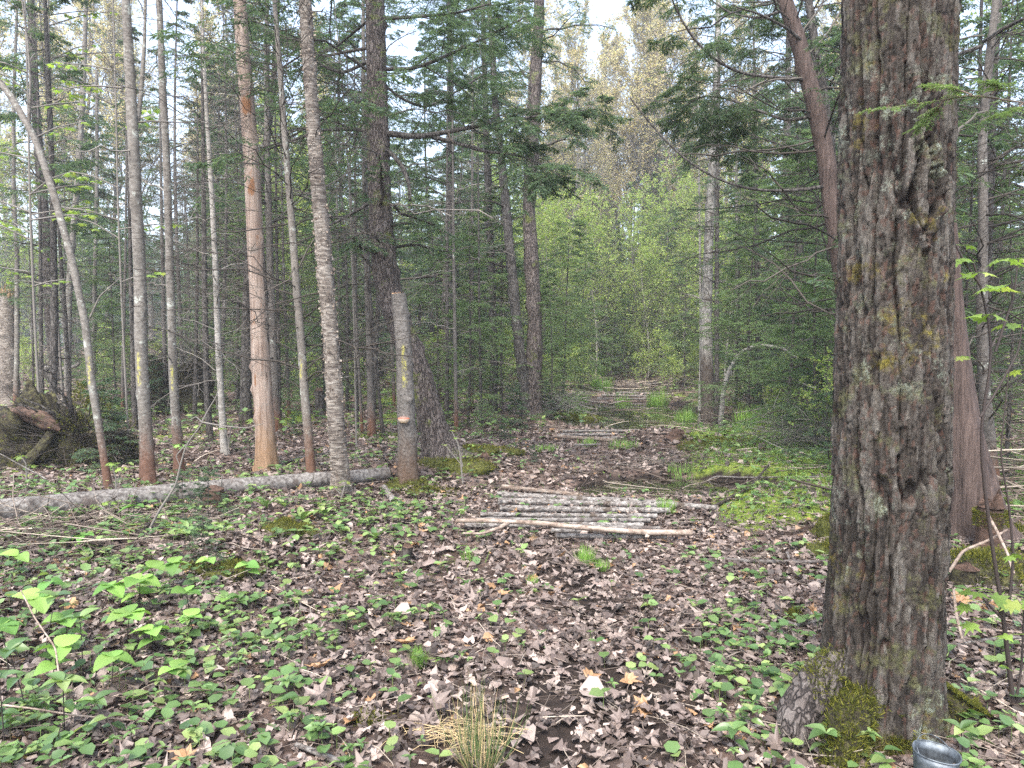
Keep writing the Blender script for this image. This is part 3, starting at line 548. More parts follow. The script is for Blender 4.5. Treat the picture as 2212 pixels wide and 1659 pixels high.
# ================================================================ TREE PROTOTYPES (first one of each kind, then copied)
PROTO = {}
def base_tree(key, name, cat, h, r, seed, bmat, lean=.015, wob=.008, sides=9):
    rng = np.random.default_rng(seed); P = trunkpath(rng, h, 22, wob, lean); rad = trad(r); root = thing(name, 'x', cat); 
    g = rough_tube(P, rad, sides, .10, 9, 40, seed); mobj('trunk', g.mesh('trunk', M[bmat]), root); PROTO[key] = (root, name)
    return rng, P, rad, root
def seg(P, rad, z0, z1):
    h = P[-1, 2]; u = np.linspace(z0, z1, 12); k = np.linspace(0, 1, len(P)); return np.stack([np.interp(u, k, P[:, c]) for c in range(3)], -1)[None], np.interp(u, k, rad)[None]
def conifer(key, name, cat, h, r, seed, bmat, lmat, crown0, blen, nprim, ndead, ks=9, kt=5, kw=5, twl=.09, tww=.03, droop=-.25, ang=82, grav=-.18, dead_len=.9, up=0.05, fall=.75):
    rng, P, rad, root = base_tree(key, name, cat, h, r, seed, bmat)
    wood, leaf = Geo(), Geo(); s, sr = seg(P, rad, crown0, .99)
    p1, r1, _ = grow(s, np.maximum(sr, .01), nprim, rng, 0, 1, ang, blen, fall, grav, .06, 6, 0, .28, up=up); tubes(wood, p1, np.maximum(r1, .003), 4, rng.random((len(p1), 3)) * .8)
    needles(p1, r1, rng, wood, leaf, ks, kt, kw, .42, .4, twl, tww, droop)
    if ndead:
        s, sr = seg(P, rad, .06, crown0 + .12); p2, r2, _ = grow(s, sr, ndead, rng, 0, 1, 80, dead_len, .1, -.12, .10, 6, 0, .18, up=.05); tubes(wood, p2, np.maximum(r2, .003), 4, rng.random((len(p2), 3)) * .8); bare(p2, r2, rng, wood, 5, 2)
    mobj('branches', wood.mesh('branches', M['twig_dark']), root, 'stuff'); mobj('foliage', leaf.mesh('foliage', M[lmat], False), root, 'stuff')
def broadleaf(key, name, cat, h, r, seed, bmat, lmat, crown0, blen, n1, n2, n3, kl, ll, lw, up=.5, wob=.12, tw='twig_grey', droopleaf=-.4, ang=45, n4=0, proto=P_DIA, minr=.003, fall=.5):
    rng, P, rad, root = base_tree(key, name, cat, h, r, seed, bmat, .02, .02, 8)
    wood, leaf = Geo(), Geo(); s, sr = seg(P, rad, crown0, .99)
    p1, r1, _ = grow(s, sr, n1, rng, 0, 1, ang, blen, fall, .1, wob, 7, 0, .55, up=up); tubes(wood, p1, np.maximum(r1, minr * 1.3), 4, rng.random((len(p1), 3)) * .85)
    p2, r2, _ = grow(p1, r1, n2, rng, .2, .98, ang, .5, .4, .05, wob, 5, 0, .5, up=up * .4, rel=True); tubes(wood, p2, np.maximum(r2, minr), 3, rng.random((len(p2), 3)) * .85)
    p3, r3, _ = grow(p2, r2, n3, rng, .2, 1, ang, .5, .3, .05, wob, 4, .3, .6, up=up * .3, rel=True); tubes(wood, p3, np.maximum(r3, minr * .75), 3, rng.random((len(p3), 3)) * .85)
    last = p3
    if n4: p4, r4, _ = grow(p3, r3, n4, rng, .2, 1, ang, .55, .3, .05, wob, 3, .2, .6, up=.1, rel=True); tubes(wood, p4, np.maximum(r4, minr * .6), 3, rng.random((len(p4), 3)) * .85); last = p4
    pos, d = along(last, kl, rng, .25, 1., 60, .6); n = len(pos)
    if n: leaves(leaf, pos, nrm(d + np.array([0, 0, droopleaf]) + .3 * rng.standard_normal((n, 3))), nrm(np.array([0, 0, 1.]) + .6 * rng.standard_normal((n, 3))), ll * (.6 + .7 * rng.random(n)), lw * (.7 + .6 * rng.random(n)), proto, rng)
    mobj('branches', wood.mesh('branches', M[tw]), root, 'stuff')
    if n: mobj('foliage', leaf.mesh('foliage', M[lmat], False), root, 'stuff')
conifer('slimA', 'fir_tree', 'tree', 13, .068, 101, 'fir_bark', 'conifer', .26, 1.5, 46, 46)
conifer('slimB', 'fir_tree', 'tree', 12, .07, 102, 'dark_bark', 'conifer', .32, 1.3, 40, 46)
conifer('full', 'hemlock_tree', 'tree', 10, .09, 103, 'dark_bark', 'conifer', .06, 2.1, 80, 0, ks=10, kt=6, kw=5)
conifer('tall', 'hemlock_tree', 'tree', 17, .16, 104, 'hemlock_bark', 'conifer', .20, 2.8, 66, 20, ks=11, kt=6, kw=5, twl=.12, tww=.04, dead_len=1.4)
conifer('young', 'young_spruce', 'tree', 4.2, .035, 105, 'fir_bark', 'conifer_pale', .05, .95, 60, 0, ks=8, kt=3, kw=6, twl=.06, tww=.018, up=.25, grav=-.05, droop=-.05)
conifer('cedar', 'cedar_tree', 'tree', 9, .10, 106, 'cedar_bark', 'cedar', .10, 1.8, 70, 10, ks=9, kt=6, kw=5, twl=.085, tww=.035, droop=-.5, grav=-.25, up=.3)
conifer('feather', 'young_hemlock', 'tree', 5.5, .035, 117, 'dark_bark', 'conifer_pale', .10, 1.5, 64, 0, ks=10, kt=5, kw=7, twl=.05, tww=.016, up=.05, grav=-.12, droop=-.2)
conifer('tiny', 'hemlock_seedling', 'sapling', 1.0, .010, 107, 'dark_bark', 'conifer', .05, .5, 26, 0, ks=6, kt=3, kw=5, twl=.04, tww=.012, grav=-.1)
broadleaf('bud', 'maple_tree', 'tree', 20, .17, 111, 'maple_bark', 'budding', .30, 4.6, 26, 8, 7, 3, .11, .085, up=.9, ang=38, n4=3, minr=.007)
broadleaf('budB', 'maple_tree', 'tree', 17, .13, 112, 'fir_bark', 'budding', .28, 3.8, 24, 8, 7, 3, .10, .08, up=1.1, ang=34, n4=3, minr=.006)
broadleaf('spring', 'birch_sapling', 'tree', 7, .04, 113, 'white_bark', 'spring_far', .10, 2.3, 30, 8, 4, 6, .075, .055, up=.35, ang=55, minr=.003)
broadleaf('springB', 'beech_sapling', 'tree', 9, .055, 114, 'maple_bark', 'spring_far', .12, 2.6, 28, 8, 4, 6, .08, .06, up=.5, ang=48, minr=.0035)
broadleaf('thin', 'maple_sapling', 'tree', 9, .035, 115, 'maple_bark', 'spring', .2, 1.6, 20, 6, 3, 4, .08, .06, up=.5, ang=50)
broadleaf('bush', 'leafy_shrub', 'shrub', 1.3, .012, 116, 'maple_bark', 'spring_far', .02, .9, 18, 6, 3, 5, .05, .035, up=.5, ang=50, minr=.002)
def dead_thin(key, h, r, seed):
    rng, P, rad, root = base_tree(key, 'dead_fir', 'tree', h, r, seed, 'dark_bark'); wood = Geo(); s, sr = seg(P, rad, .06, .98)
    p, q, _ = grow(s, sr, 60, rng, 0, 1, 82, .95, .3, -.1, .12, 6, 0, .2, up=.05); tubes(wood, p, np.maximum(q, .0026), 4, rng.random((len(p), 3)) * .9); bare(p, q, rng, wood, 6, 3)
    mobj('branches', wood.mesh('branches', M['twig_grey']), root, 'stuff')
dead_thin('dead', 9, .05, 120); dead_thin('deadB', 7, .04, 121)
USED = set()
def place(key, x, y, label, group, sc=1., rz=None, rng=rg, tilt=0.02):
    root, name = PROTO[key]; loc = on(x, y, -.02); rz = rng.random() * 6.28 if rz is None else rz; tl = (rng.normal() * tilt, rng.normal() * tilt)
    if key not in USED:
        USED.add(key); root.location = loc; root.rotation_euler = (*tl, rz); root.scale = (sc,) * 3; root['label'] = label; root['group'] = group; return root
    return copy_thing(root, loc, rz, sc, label, group, tl)
# ================================================================ TREES TAKEN FROM THE PHOTOGRAPH
TREES = {}; OCC = []
def tree_px(key, name, label, cat, pts, mat, sides=18, amp=.05, freq=12, Y=None, group=None, rows=120, ext=0., paint=None, stretch=.3, flare=.25):
    pts = np.array(pts, float)
    if Y is None: b = G(pts[0, 0], pts[0, 1]); Y = b[1]
    else: b = at(pts[0, 0], pts[0, 1], Y); b[2] = float(H(b[0], b[1]))
    W = at(pts[:, 0], pts[:, 1], Y); rad = pts[:, 2] * Y / FPX / 2 
    W[0] = b - [0, 0, .05]
    if ext: d = nrm(W[-1] - W[-2]); W = np.concatenate([W, [W[-1] + d * ext * .5 + [0, 0, .1], W[-1] + d * ext * .7 + [0, 0, .5 * ext]]]); rad = np.concatenate([rad, [rad[-1] * .6, rad[-1] * .15]])
    rng = np.random.default_rng(abs(hash(key)) % 1 + int(pts[0, 0] * 7 + pts[0, 1])); yy = np.cumsum(rng.normal(size=len(W)) * .015 * np.sqrt(Y / 8)); yy -= yy[0]; W[:, 1] += yy
    # arc length param
    s = np.concatenate([[0], np.cumsum(np.linalg.norm(np.diff(W, axis=0), axis=1))]); u = np.linspace(0, s[-1], rows)
    P = np.stack([np.interp(u, s, W[:, c]) for c in range(3)], -1); r_ = np.interp(u, s, rad)
    for _ in range(6): Q = P.copy(); P[1:-1] = (Q[:-2] + 2 * Q[1:-1] + Q[2:]) / 4
    r_ = r_ * (1 + flare * np.exp(-u / .18)); flv = flare
    root = thing(name, label, cat, b, group=group); Pl = P - b
    g = rough_tube(Pl, r_, sides, amp, freq, None, int(pts[0, 0]), stretch); vv = g.v[0]; an = np.arctan2(vv[:, 1], vv[:, 0] - np.interp(vv[:, 2], Pl[:, 2], Pl[:, 0]) if Pl[-1, 2] > 1 else vv[:, 0]); vv[:, :2] *= (1 + (.30 * flare + .1) * (np.cos(an * 4 + pts[0, 0]) + .6 * np.cos(an * 7 + 1)) * np.exp(-np.maximum(vv[:, 2], 0) / .10))[:, None]
    m = M[mat]
    if paint:
        z1 = at(0, paint[0], Y)[2] - b[2]; z0 = at(0, paint[1], Y)[2] - b[2]; zc = (z0 + z1) / 2; k = int(np.argmin(np.abs(Pl[:, 2] - zc)))
        m = painted('painted_bark', z0, z1, Pl[k, 0] + (paint[2] if len(paint) > 2 else 0) * r_[k], r_[k] * .22, {'T10': 'spruce', 'T7': 'fir'}.get(key, 'maple'))
    mobj('trunk', g.mesh('trunk', m), root); TREES[key] = (root, Pl, r_, Y, b); OCC.append((b[0], b[1])); return root
def limb_px(key, pts, w0, w1, name='limb', mat=None, dY=0., dY1=None, foliage=None, barek=None, rng=None, sides=8, tmat='twig_dark', lmat='conifer'):
    root, Pl, r_, Y, b = TREES[key]; pts = np.array(pts, float); k = len(pts); Ys = Y + np.linspace(0, dY if dY1 is None else dY1, k) * 1.0
    W = at(pts[:, 0], pts[:, 1], Ys) - b; s = np.linspace(0, 1, k); u = np.linspace(0, 1, 26); P = np.stack([np.interp(u, s, W[:, c]) for c in range(3)], -1)
    for _ in range(3): Q = P.copy(); P[1:-1] = (Q[:-2] + 2 * Q[1:-1] + Q[2:]) / 4
    r = np.linspace(w0, w1, 26) * Y / FPX / 2; g = rough_tube(P, r, sides, .12, 14, None, int(pts[0, 0])); o = mobj(name, g.mesh(name, M[mat] if mat else M['dark_bark']), root)
    rng = rng or np.random.default_rng(int(pts[0, 0] + pts[0, 1])); wood, leaf = Geo(), Geo(); sub = P[None, ::3]; rs = r[None, ::3]
    if barek: bare(sub, rs, rng, wood, *barek)
    if foliage:
        n, ln, grav = foliage[:3]; s0 = foliage[3] if len(foliage) > 3 else .3
        p1, r1, _ = grow(sub, rs, n, rng, s0, 1, 50, ln, .3, grav, .1, 6, .6, .4); tubes(wood, p1, np.maximum(r1, .003), 4, rng.random((len(p1), 3)) * .8); needles(p1, r1, rng, wood, leaf, 10, 6, 8, .45, .4, .055, .012, -.25)
    if wood.v: mobj('twigs', wood.mesh('twigs', M[tmat]), o, 'stuff')
    if leaf.v: mobj('needle_sprays', leaf.mesh('needle_sprays', M[lmat], False), o, 'stuff')
    return o
def dress(key, z0, z1, n, ln, seed=1, dead=False, grav=-.15, ang=80, up=.05, dens=(9, 5, 5), tw=(.07, .022), lmat='conifer', tmat='twig_dark', r=None, fall=.2, kk=(6, 3)):
    root, Pl, r_, Y, b = TREES[key]; rng = np.random.default_rng(seed); h = Pl[:, 2]; m = (h >= z0) & (h <= z1)
    if m.sum() < 4: return
    sub = Pl[m]; rr = r_[m]; i = np.linspace(0, len(sub) - 1, min(14, len(sub))).astype(int); wood, leaf = Geo(), Geo()
    p, q, _ = grow(sub[i][None], rr[i][None], n, rng, 0, 1, ang, ln, fall, grav, .09, 7, 0, .22, up=up); q = np.clip(q, .0034 if dead else .0022, r or .02); tubes(wood, p, q, 4, rng.random((len(p), 3)) * .85)
    if dead: bare(p, q, rng, wood, *kk)
    else: needles(p, q, rng, wood, leaf, *dens, .42, .4, *tw)
    mobj('dead_branches' if dead else 'branches', wood.mesh('branches', M[tmat]), root, 'stuff')
    if leaf.v: mobj('foliage', leaf.mesh('foliage', M[lmat], False), root, 'stuff')
tree_px('T1', 'maple_tree', 'thin grey maple leaning in a long bow at the left, yellow stripe', 'tree', [(236, 1056, 15), (222, 960, 15), (205, 840, 16), (188, 700, 15), (160, 565, 15), (122, 430, 15), (78, 300, 14), (25, 210, 13), (-45, 125, 12), (-130, 55, 10)], 'maple_bark', 14, paint=(765, 835, .2))
tree_px('T2', 'maple_tree', 'grey forked maple with rusty foot and two yellow paint dabs', 'tree', [(320, 1050, 31), (313, 950, 28), (305, 800, 27), (301, 600, 25), (296, 440, 24), (291, 300, 22), (283, 150, 19), (277, 0, 17), (270, -150, 15)], 'maple_bark', 20, paint=(758, 835, .0), ext=2)
limb_px('T2', [(297, 262), (305, 200), (312, 90), (314, 0), (316, -120)], 11, 5, mat='maple_bark')
tree_px('T3', 'maple_tree', 'slim grey maple with yellow paint stripe, second straight trunk from the left', 'tree', [(389, 1024, 21), (381, 900, 19), (376, 800, 18), (371, 650, 17), (366, 500, 16), (362, 350, 15), (355, 200, 14), (348, 60, 13), (340, -150, 11)], 'maple_bark', 18, paint=(785, 845, .1), ext=2)
tree_px('T4', 'birch_tree', 'thin pale birch with dead side twigs left of the bare snag', 'tree', [(486, 985, 15), (478, 880, 14), (472, 750, 13), (466, 600, 12), (461, 480, 11), (455, 380, 10), (446, 250, 8), (440, 100, 6), (436, -40, 4)], 'white_bark', 12)
tree_px('T5', 'dead_snag', 'tall barkless snag of tan wood, orange at the foot', 'tree', [(577, 1016, 44), (570, 900, 40), (562, 780, 39), (555, 650, 37), (548, 500, 35), (541, 350, 33), (530, 200, 31), (522, 100, 29), (515, 0, 27), (505, -150, 24)], 'snag', 26, amp=.04, ext=1.5, stretch=.08)
tree_px('T6', 'cedar_tree', 'dark cedar trunk directly behind the bare snag', 'tree', [(531, 912, 25), (532, 780, 23), (534, 650, 20), (540, 540, 18), (556, 430, 17), (572, 330, 16), (590, 200, 12), (600, 0, 10)], 'dark_bark', 14, ext=2)
tree_px('T7', 'fir_tree', 'slim fir full of bare side branches between the snag and the curly birch', 'tree', [(676, 1050, 20), (668, 950, 19), (658, 840, 18), (654, 760, 17), (646, 650, 16), (637, 520, 15), (629, 420, 14), (618, 300, 13), (605, 150, 11), (593, 0, 9), (580, -150, 8)], 'fir_bark', 14, paint=(770, 820, -.2), ext=2.5)
tree_px('T8', 'yellow_birch_tree', 'yellow birch with shaggy curling bark at the near end of the woods', 'tree', [(740, 1068, 40), (731, 960, 36), (725, 860, 36), (719, 760, 34), (709, 640, 32), (701, 520, 31), (690, 400, 29), (680, 280, 28), (672, 150, 26), (664, 0, 25), (655, -150, 23)], 'birch_bark', 26, amp=.09, freq=26, ext=3)
tree_px('T9', 'hemlock_tree', 'big dark hemlock whose mossy trunk leans from its foot then rises straight', 'tree', [(962, 992, 84), (945, 950, 64), (925, 880, 57), (902, 800, 55), (875, 730, 54), (852, 670, 54), (834, 600, 53), (825, 500, 50), (820, 400, 48), (817, 280, 45), (813, 140, 42), (810, 0, 40), (806, -200, 36)], 'hemlock_lean', 36, amp=.07, freq=26, ext=4, rows=220, flare=.35)
tree_px('T10', 'broken_spruce', 'snapped grey spruce stub with a yellow dotted paint line in front of the leaning hemlock', 'tree', [(882, 1048, 44), (879, 960, 41), (876, 860, 38), (873, 760, 35), (867, 690, 33), (861, 634, 31)], 'fir_bark', 24, amp=.04, freq=20, paint=(742, 838, .1))
tree_px('T11', 'hemlock_tree', 'straight dark trunk left of the mossy pair beside the trail', 'tree', [(1064, 895, 19), (1068, 800, 17), (1062, 600, 16), (1056, 430, 14), (1050, 280, 12), (1045, 100, 10), (1042, -50, 8)], 'dark_bark', 12, ext=2)
tree_px('T12L', 'dark_maple_tree', 'black barked trunk leaning left, left one of the pair beside the trail', 'tree', [(1139, 905, 27), (1130, 820, 23), (1116, 700, 22), (1103, 560, 21), (1092, 430, 18), (1078, 300, 15), (1068, 200, 13), (1060, 60, 11)], 'dark_bark', 16, amp=.09, ext=2)
tree_px('T12R', 'dark_maple_tree', 'thick crooked dark trunk with a moss patch, right one of the pair beside the trail', 'tree', [(1152, 905, 37), (1153, 780, 34), (1156, 680, 31), (1148, 560, 31), (1142, 460, 27), (1150, 330, 26), (1156, 180, 27), (1163, 60, 23), (1170, -60, 20)], 'hemlock_lean', 20, amp=.12, freq=9, ext=3)
tree_px('T13', 'ash_tree', 'pale upper trunk with a dark shaggy foot right of the pond', 'tree', [(1531, 908, 31), (1527, 800, 28), (1526, 690, 23), (1531, 560, 21), (1537, 430, 20), (1544, 300, 18), (1549, 200, 16), (1553, 60, 12), (1556, -80, 9)], 'ash_bark', 18, amp=.08, ext=2)
tree_px('T13b', 'fir_tree', 'slim dark trunk touching the pale ash right of the pond', 'tree', [(1549, 900, 11), (1548, 700, 10), (1548, 500, 9), (1551, 300, 8), (1554, 100, 6)], 'dark_bark', 10)
tree_px('T14', 'leaning_cedar', 'dark reddish trunk slanting up to the left behind the massive foreground trunk', 'tree', [(1875, 1000, 44), (1830, 640, 42), (1800, 450, 39), (1784, 330, 36), (1762, 220, 37), (1730, 100, 34), (1698, 0, 30), (1660, -120, 26)], 'cedar_bark', 20, Y=7.6, ext=2, amp=.06)
tree_px('T14b', 'leaning_cedar', 'thinner dark stem slanting behind the slanted reddish cedar', 'tree', [(1880, 990, 26), (1815, 480, 24), (1797, 360, 22), (1780, 200, 20), (1765, 100, 18), (1752, 0, 16), (1735, -120, 12)], 'dark_bark', 14, Y=8.6, ext=2)
tree_px('T16', 'fir_tree', 'straight grey trunk at the right edge behind the maple sapling', 'tree', [(2148, 1065, 28), (2138, 950, 26), (2127, 860, 24), (2120, 700, 22), (2118, 500, 20), (2120, 300, 18), (2130, 130, 16), (2144, 0, 14), (2155, -120, 12)], 'fir_bark', 16, ext=2)
tree_px('T16b', 'cedar_tree', 'thin reddish stem between the massive trunk and the right edge trunk', 'tree', [(2092, 900, 14), (2085, 800, 13), (2070, 700, 11), (2062, 560, 8), (2058, 380, 6), (2054, 200, 5)], 'cedar_bark', 10, Y=7.0)
tree_px('T17', 'cedar_tree', 'wide reddish fluted cedar foot just right of the massive trunk', 'tree', [(2118, 1165, 125), (2104, 1080, 100), (2090, 1000, 84), (2075, 900, 66), (2064, 800, 54), (2050, 660, 46), (2030, 400, 40), (2015, 100, 34)], 'cedar_bark', 40, amp=.14, freq=9, stretch=.06, ext=2, flare=.3)
tree_px('T18', 'young_maple', 'pale bare sapling arching over to the right beside the ash', 'sapling', [(1556, 916, 12), (1562, 850, 10), (1575, 800, 9), (1600, 762, 8), (1640, 745, 7), (1690, 750, 6), (1750, 790, 5), (1800, 825, 4)], 'white_bark', 8, flare=0)
tree_px('T19', 'birch_sapling', 'thin white birch stem left of the dark footed ash', 'tree', [(1511, 885, 7), (1514, 750, 6), (1512, 600, 5), (1510, 400, 4), (1508, 200, 3)], 'white_bark', 8)
tree_px('T20', 'broken_birch', 'thick broken birch stump with a splintered orange top at the left edge', 'tree', [(24, 880, 38), (21, 800, 36), (18, 720, 32), (15, 640, 28)], 'birch_bark', 18, amp=.08)
tree_px('T21', 'maple_tree', 'slim straight grey trunk in front of the broken birch stump', 'tree', [(33, 890, 11), (36, 750, 10), (35, 560, 9), (28, 400, 8), (30, 200, 7), (36, 0, 5)], 'maple_bark', 10)
tree_px('T22', 'hemlock_tree', 'tall dark trunk with peeling bark behind the twisted dead root', 'tree', [(140, 885, 22), (112, 760, 21), (100, 620, 21), (93, 480, 20), (80, 330, 18), (70, 200, 17), (62, 0, 15)], 'hemlock_bark', 14, ext=3)
tree_px('T23', 'maple_tree', 'grey trunk rising behind the bowed maple at the left', 'tree', [(146, 900, 15), (148, 760, 14), (150, 650, 14), (158, 520, 12), (168, 380, 11), (178, 200, 10), (184, 0, 8)], 'maple_bark', 12, ext=2)
tree_px('T24', 'birch_tree', 'thin spotted trunk just right of the bowed maple', 'tree', [(205, 880, 9), (202, 760, 9), (204, 600, 8), (206, 480, 8), (208, 330, 7), (206, 150, 5)], 'maple_bark', 10)
tree_px('T25', 'fir_tree', 'dark brown trunk between the slim maple and the pale birch', 'tree', [(455, 955, 14), (447, 860, 13), (442, 720, 12), (438, 600, 11), (436, 420, 9), (432, 200, 6)], 'dark_bark', 10, ext=2)
tree_px('T26', 'fir_tree', 'dark slender trunk with a grey upper stem left of the leaning hemlock', 'tree', [(804, 945, 18), (800, 850, 16), (795, 700, 15), (790, 560, 13), (786, 400, 11), (783, 200, 9), (781, 0, 7)], 'fir_bark', 12, ext=2)
for i, (bx, by, tx, ty, wd, lab) in enumerate([(771, 928, 768, 520, 9, 'thin black stem left of the curly birch gap'), (783, 938, 762, 560, 7, 'thinner black stem crossing behind the dark slender trunk'), (828, 945, 800, 640, 8, 'slanting thin stem left of the broken spruce'),
        (986, 932, 980, 560, 9, 'thin dark stem just right of the leaning hemlock'), (966, 905, 966, 560, 9, 'straight thin stem behind the leaning hemlock'), (1018, 885, 1020, 520, 10, 'dark thin stem midway to the mossy pair'), (1040, 925, 1035, 640, 7, 'short thin dead stem left of the straight dark trunk'),
        (738, 880, 728, 420, 7, 'faint thin stem right of the curly birch'), (604, 905, 596, 520, 9, 'thin stem behind the slim fir'), (360, 895, 352, 560, 11, 'dark stem left of the upturned root plate'), (292, 935, 286, 620, 13, 'reddish dark trunk behind the forked maple'),
        (625, 900, 612, 560, 8, 'thin grey stem right of the bare snag'), (420, 905, 424, 600, 10, 'thin dark stem before the root plate'), (1596, 860, 1592, 500, 11, 'grey trunk right of the arching sapling'), (1640, 880, 1634, 440, 14, 'grey brown trunk in the right hand thicket'),
        (852, 880, 842, 640, 8, 'pale thin stem behind the broken spruce'), (92, 905, 84, 500, 10, 'thin stem behind the mossy root mound'), (265, 890, 270, 560, 8, 'thin pale stem left of the forked maple')]):
    k = 'S%d' % i; tree_px(k, 'thin_tree', lab, 'tree', [(bx, by, wd), (bx * .7 + tx * .3, by * .7 + ty * .3, wd * .9), (tx, ty, wd * .7), (tx + (tx - bx) * .4, ty - 250, wd * .45)], ('dark_bark', 'fir_bark')[i % 2], 8, rows=50, ext=1.5)
    dress(k, .8, 6, 26, .8, 300 + i, True, tmat='twig_grey' if i % 3 == 0 else 'twig_dark')
# limbs and crowns of the nearer ones
dress('T7', .9, 6.5, 85, 1.5, 1, True, -.02, r=.010, tmat='twig_dark', kk=(6, 3)); dress('T7', 3.4, 8, 26, 1.3, 2)
dress('T4', 1.0, 5.5, 44, .9, 3, True, tmat='twig_grey'); dress('T25', 1.0, 6, 60, 1.4, 4, True); dress('T26', 1.0, 6, 36, .9, 5, True); dress('T26', 3.2, 8, 22, 1.3, 25)
dress('T6', 2.0, 7, 44, 1.6, 6, True); dress('T3', 1.0, 3, 5, .7, 40, True, tmat='twig_grey'); dress('T11', 1.2, 7, 30, 1.0, 7, True, tmat='twig_grey'); dress('T11', 2.6, 8, 30, 1.5, 8)
dress('T12L', 2.0, 8, 22, 1.1, 9, True); dress('T12R', 4.2, 10, 26, 1.5, 10); dress('T13', 2.5, 9, 16, 1.1, 11, True, tmat='twig_grey'); dress('T13b', 1.5, 8, 46, 1.3, 12, True); dress('T13b', 3.0, 9, 26, 1.5, 13)
dress('T16', .6, 4.5, 60, 1.5, 14, True, r=.010); dress('T16b', .6, 4, 30, .9, 15, True); dress('T14', 1.6, 5.5, 34, 1.7, 16, True, r=.010, grav=.05); dress('T14b', 1.8, 6, 24, 1.6, 17, True, r=.009); dress('T17', 1.2, 4, 12, 1.2, 18, lmat='cedar')
dress('T14b', 2.6, 6, 20, 2.0, 19, lmat='cedar', dens=(9, 5, 6), tw=(.05, .018)); dress('T22', 2.0, 9, 40, 1.5, 20); dress('T2', 3.2, 6, 8, 1.0, 21, True, tmat='twig_grey'); dress('T3', 2.8, 6, 9, 1.3, 22, True, tmat='twig_grey')
dress('T9', 4.2, 9, 20, 2.2, 23, dens=(10, 6, 6), r=.03); dress('T9', 2.6, 4.8, 14, 1.4, 24, True, tmat='twig_grey', r=.008); dress('T9', 2.4, 3.3, 7, 1.1, 26, dens=(9, 5, 6), tw=(.06, .02))
dress('T10', .8, 2.2, 6, .25, 27, True, kk=(2, 0)); dress('T8', 1.2, 5, 9, .9, 28, True, r=.006)
HL = dict(mat='dark_bark')
limb_px('T9', [(818, 287), (850, 290), (905, 297), (960, 286), (1030, 272), (1100, 260), (1175, 249), (1230, 243), (1290, 235)], 15, 1.5, dY=-.6, foliage=(22, .75, -.2, .45), barek=(8, 2, .25), **HL)
limb_px('T9', [(935, 296), (1000, 313), (1050, 328), (1110, 333), (1165, 350), (1215, 385)], 10, 1.5, dY=-.9, foliage=(12, .7, -.3, .5), barek=(8, 3, .3), **HL)
limb_px('T9', [(812, 290), (770, 277), (700, 280), (640, 300), (560, 330), (500, 345)], 10, 4, dY=.6, barek=(9, 3, .3), **HL)
limb_px('T9', [(826, 322), (850, 335), (872, 365), (884, 400), (886, 432)], 12, 6, dY=-.3, barek=(4, 2, .5), **HL)
limb_px('T9', [(828, 612), (810, 585), (790, 562), (775, 545)], 9, 3, dY=-.2, mat='dark_bark')
limb_px('T9', [(812, 430), (780, 450), (745, 470), (705, 490), (690, 485)], 8, 3, dY=-.2, barek=(4, 2, .5), mat='dark_bark')
limb_px('T9', [(830, 40), (900, 36), (980, 30), (1060, 8)], 9, 3, dY=-.8, foliage=(10, 1.0, -.2, .2), **HL)
limb_px('T9', [(832, 150), (900, 148), (1000, 105), (1080, 65), (1140, 35)], 9, 3, dY=-.5, foliage=(12, 1.0, -.2, .2), **HL)
limb_px('T9', [(825, 180), (870, 215), (920, 235), (1000, 190), (1060, 150)], 7, 3, dY=.8, foliage=(10, .9, -.2, .2), **HL)
limb_px('T9', [(800, 130), (740, 160), (690, 140), (640, 90), (610, 40)], 8, 3, dY=.8, foliage=(10, .9, -.2, .2), **HL)
limb_px('T14', [(1805, 398), (1740, 410), (1680, 413), (1620, 410), (1560, 392), (1500, 360), (1450, 318), (1400, 262), (1360, 210)], 8, 3, dY=-.3, barek=(6, 1, .12), mat='dark_bark')
limb_px('T14', [(1735, 172), (1680, 168), (1600, 160), (1540, 128), (1490, 75), (1455, 10), (1440, -40)], 8, 3, dY=-.4, barek=(8, 2, .2), foliage=(5, .7, -.35, .3), mat='dark_bark', lmat='cedar')
limb_px('T14', [(1700, 20), (1640, 40), (1580, 30), (1520, -10)], 7, 3, dY=.5, foliage=(8, .8, -.35, .2), mat='dark_bark', lmat='cedar')
limb_px('T14', [(1760, 250), (1700, 262), (1640, 240), (1580, 215), (1520, 205), (1470, 235)], 7, 3, dY=.6, foliage=(14, .8, -.4, .3), barek=(6, 2, .3), mat='dark_bark', lmat='cedar')
limb_px('T14', [(1790, 300), (1730, 330), (1680, 310), (1620, 290), (1550, 280)], 6, 2, dY=1.2, foliage=(10, .7, -.4, .3), mat='dark_bark', lmat='cedar')
limb_px('T14', [(1745, 100), (1700, 60), (1640, 30), (1590, 15)], 7, 3, dY=-.4, barek=(8, 3, .3), mat='dark_bark')
limb_px('T16', [(2120, 100), (2060, 120), (2030, 135)], 8, 4, dY=-1, barek=(5, 2, .5), mat='dark_bark')
limb_px('T16', [(2125, 90), (2170, 60), (2212, 40), (2260, 20)], 9, 5, dY=-1, barek=(5, 2, .5), mat='dark_bark')
limb_px('T1', [(188, 700), (215, 640), (260, 600)], 4, 2, mat='maple_bark'); limb_px('T1', [(62, 285), (66, 180), (60, 90), (48, 0)], 6, 3, mat='maple_bark', barek=(6, 3, .4), tmat='twig_grey')
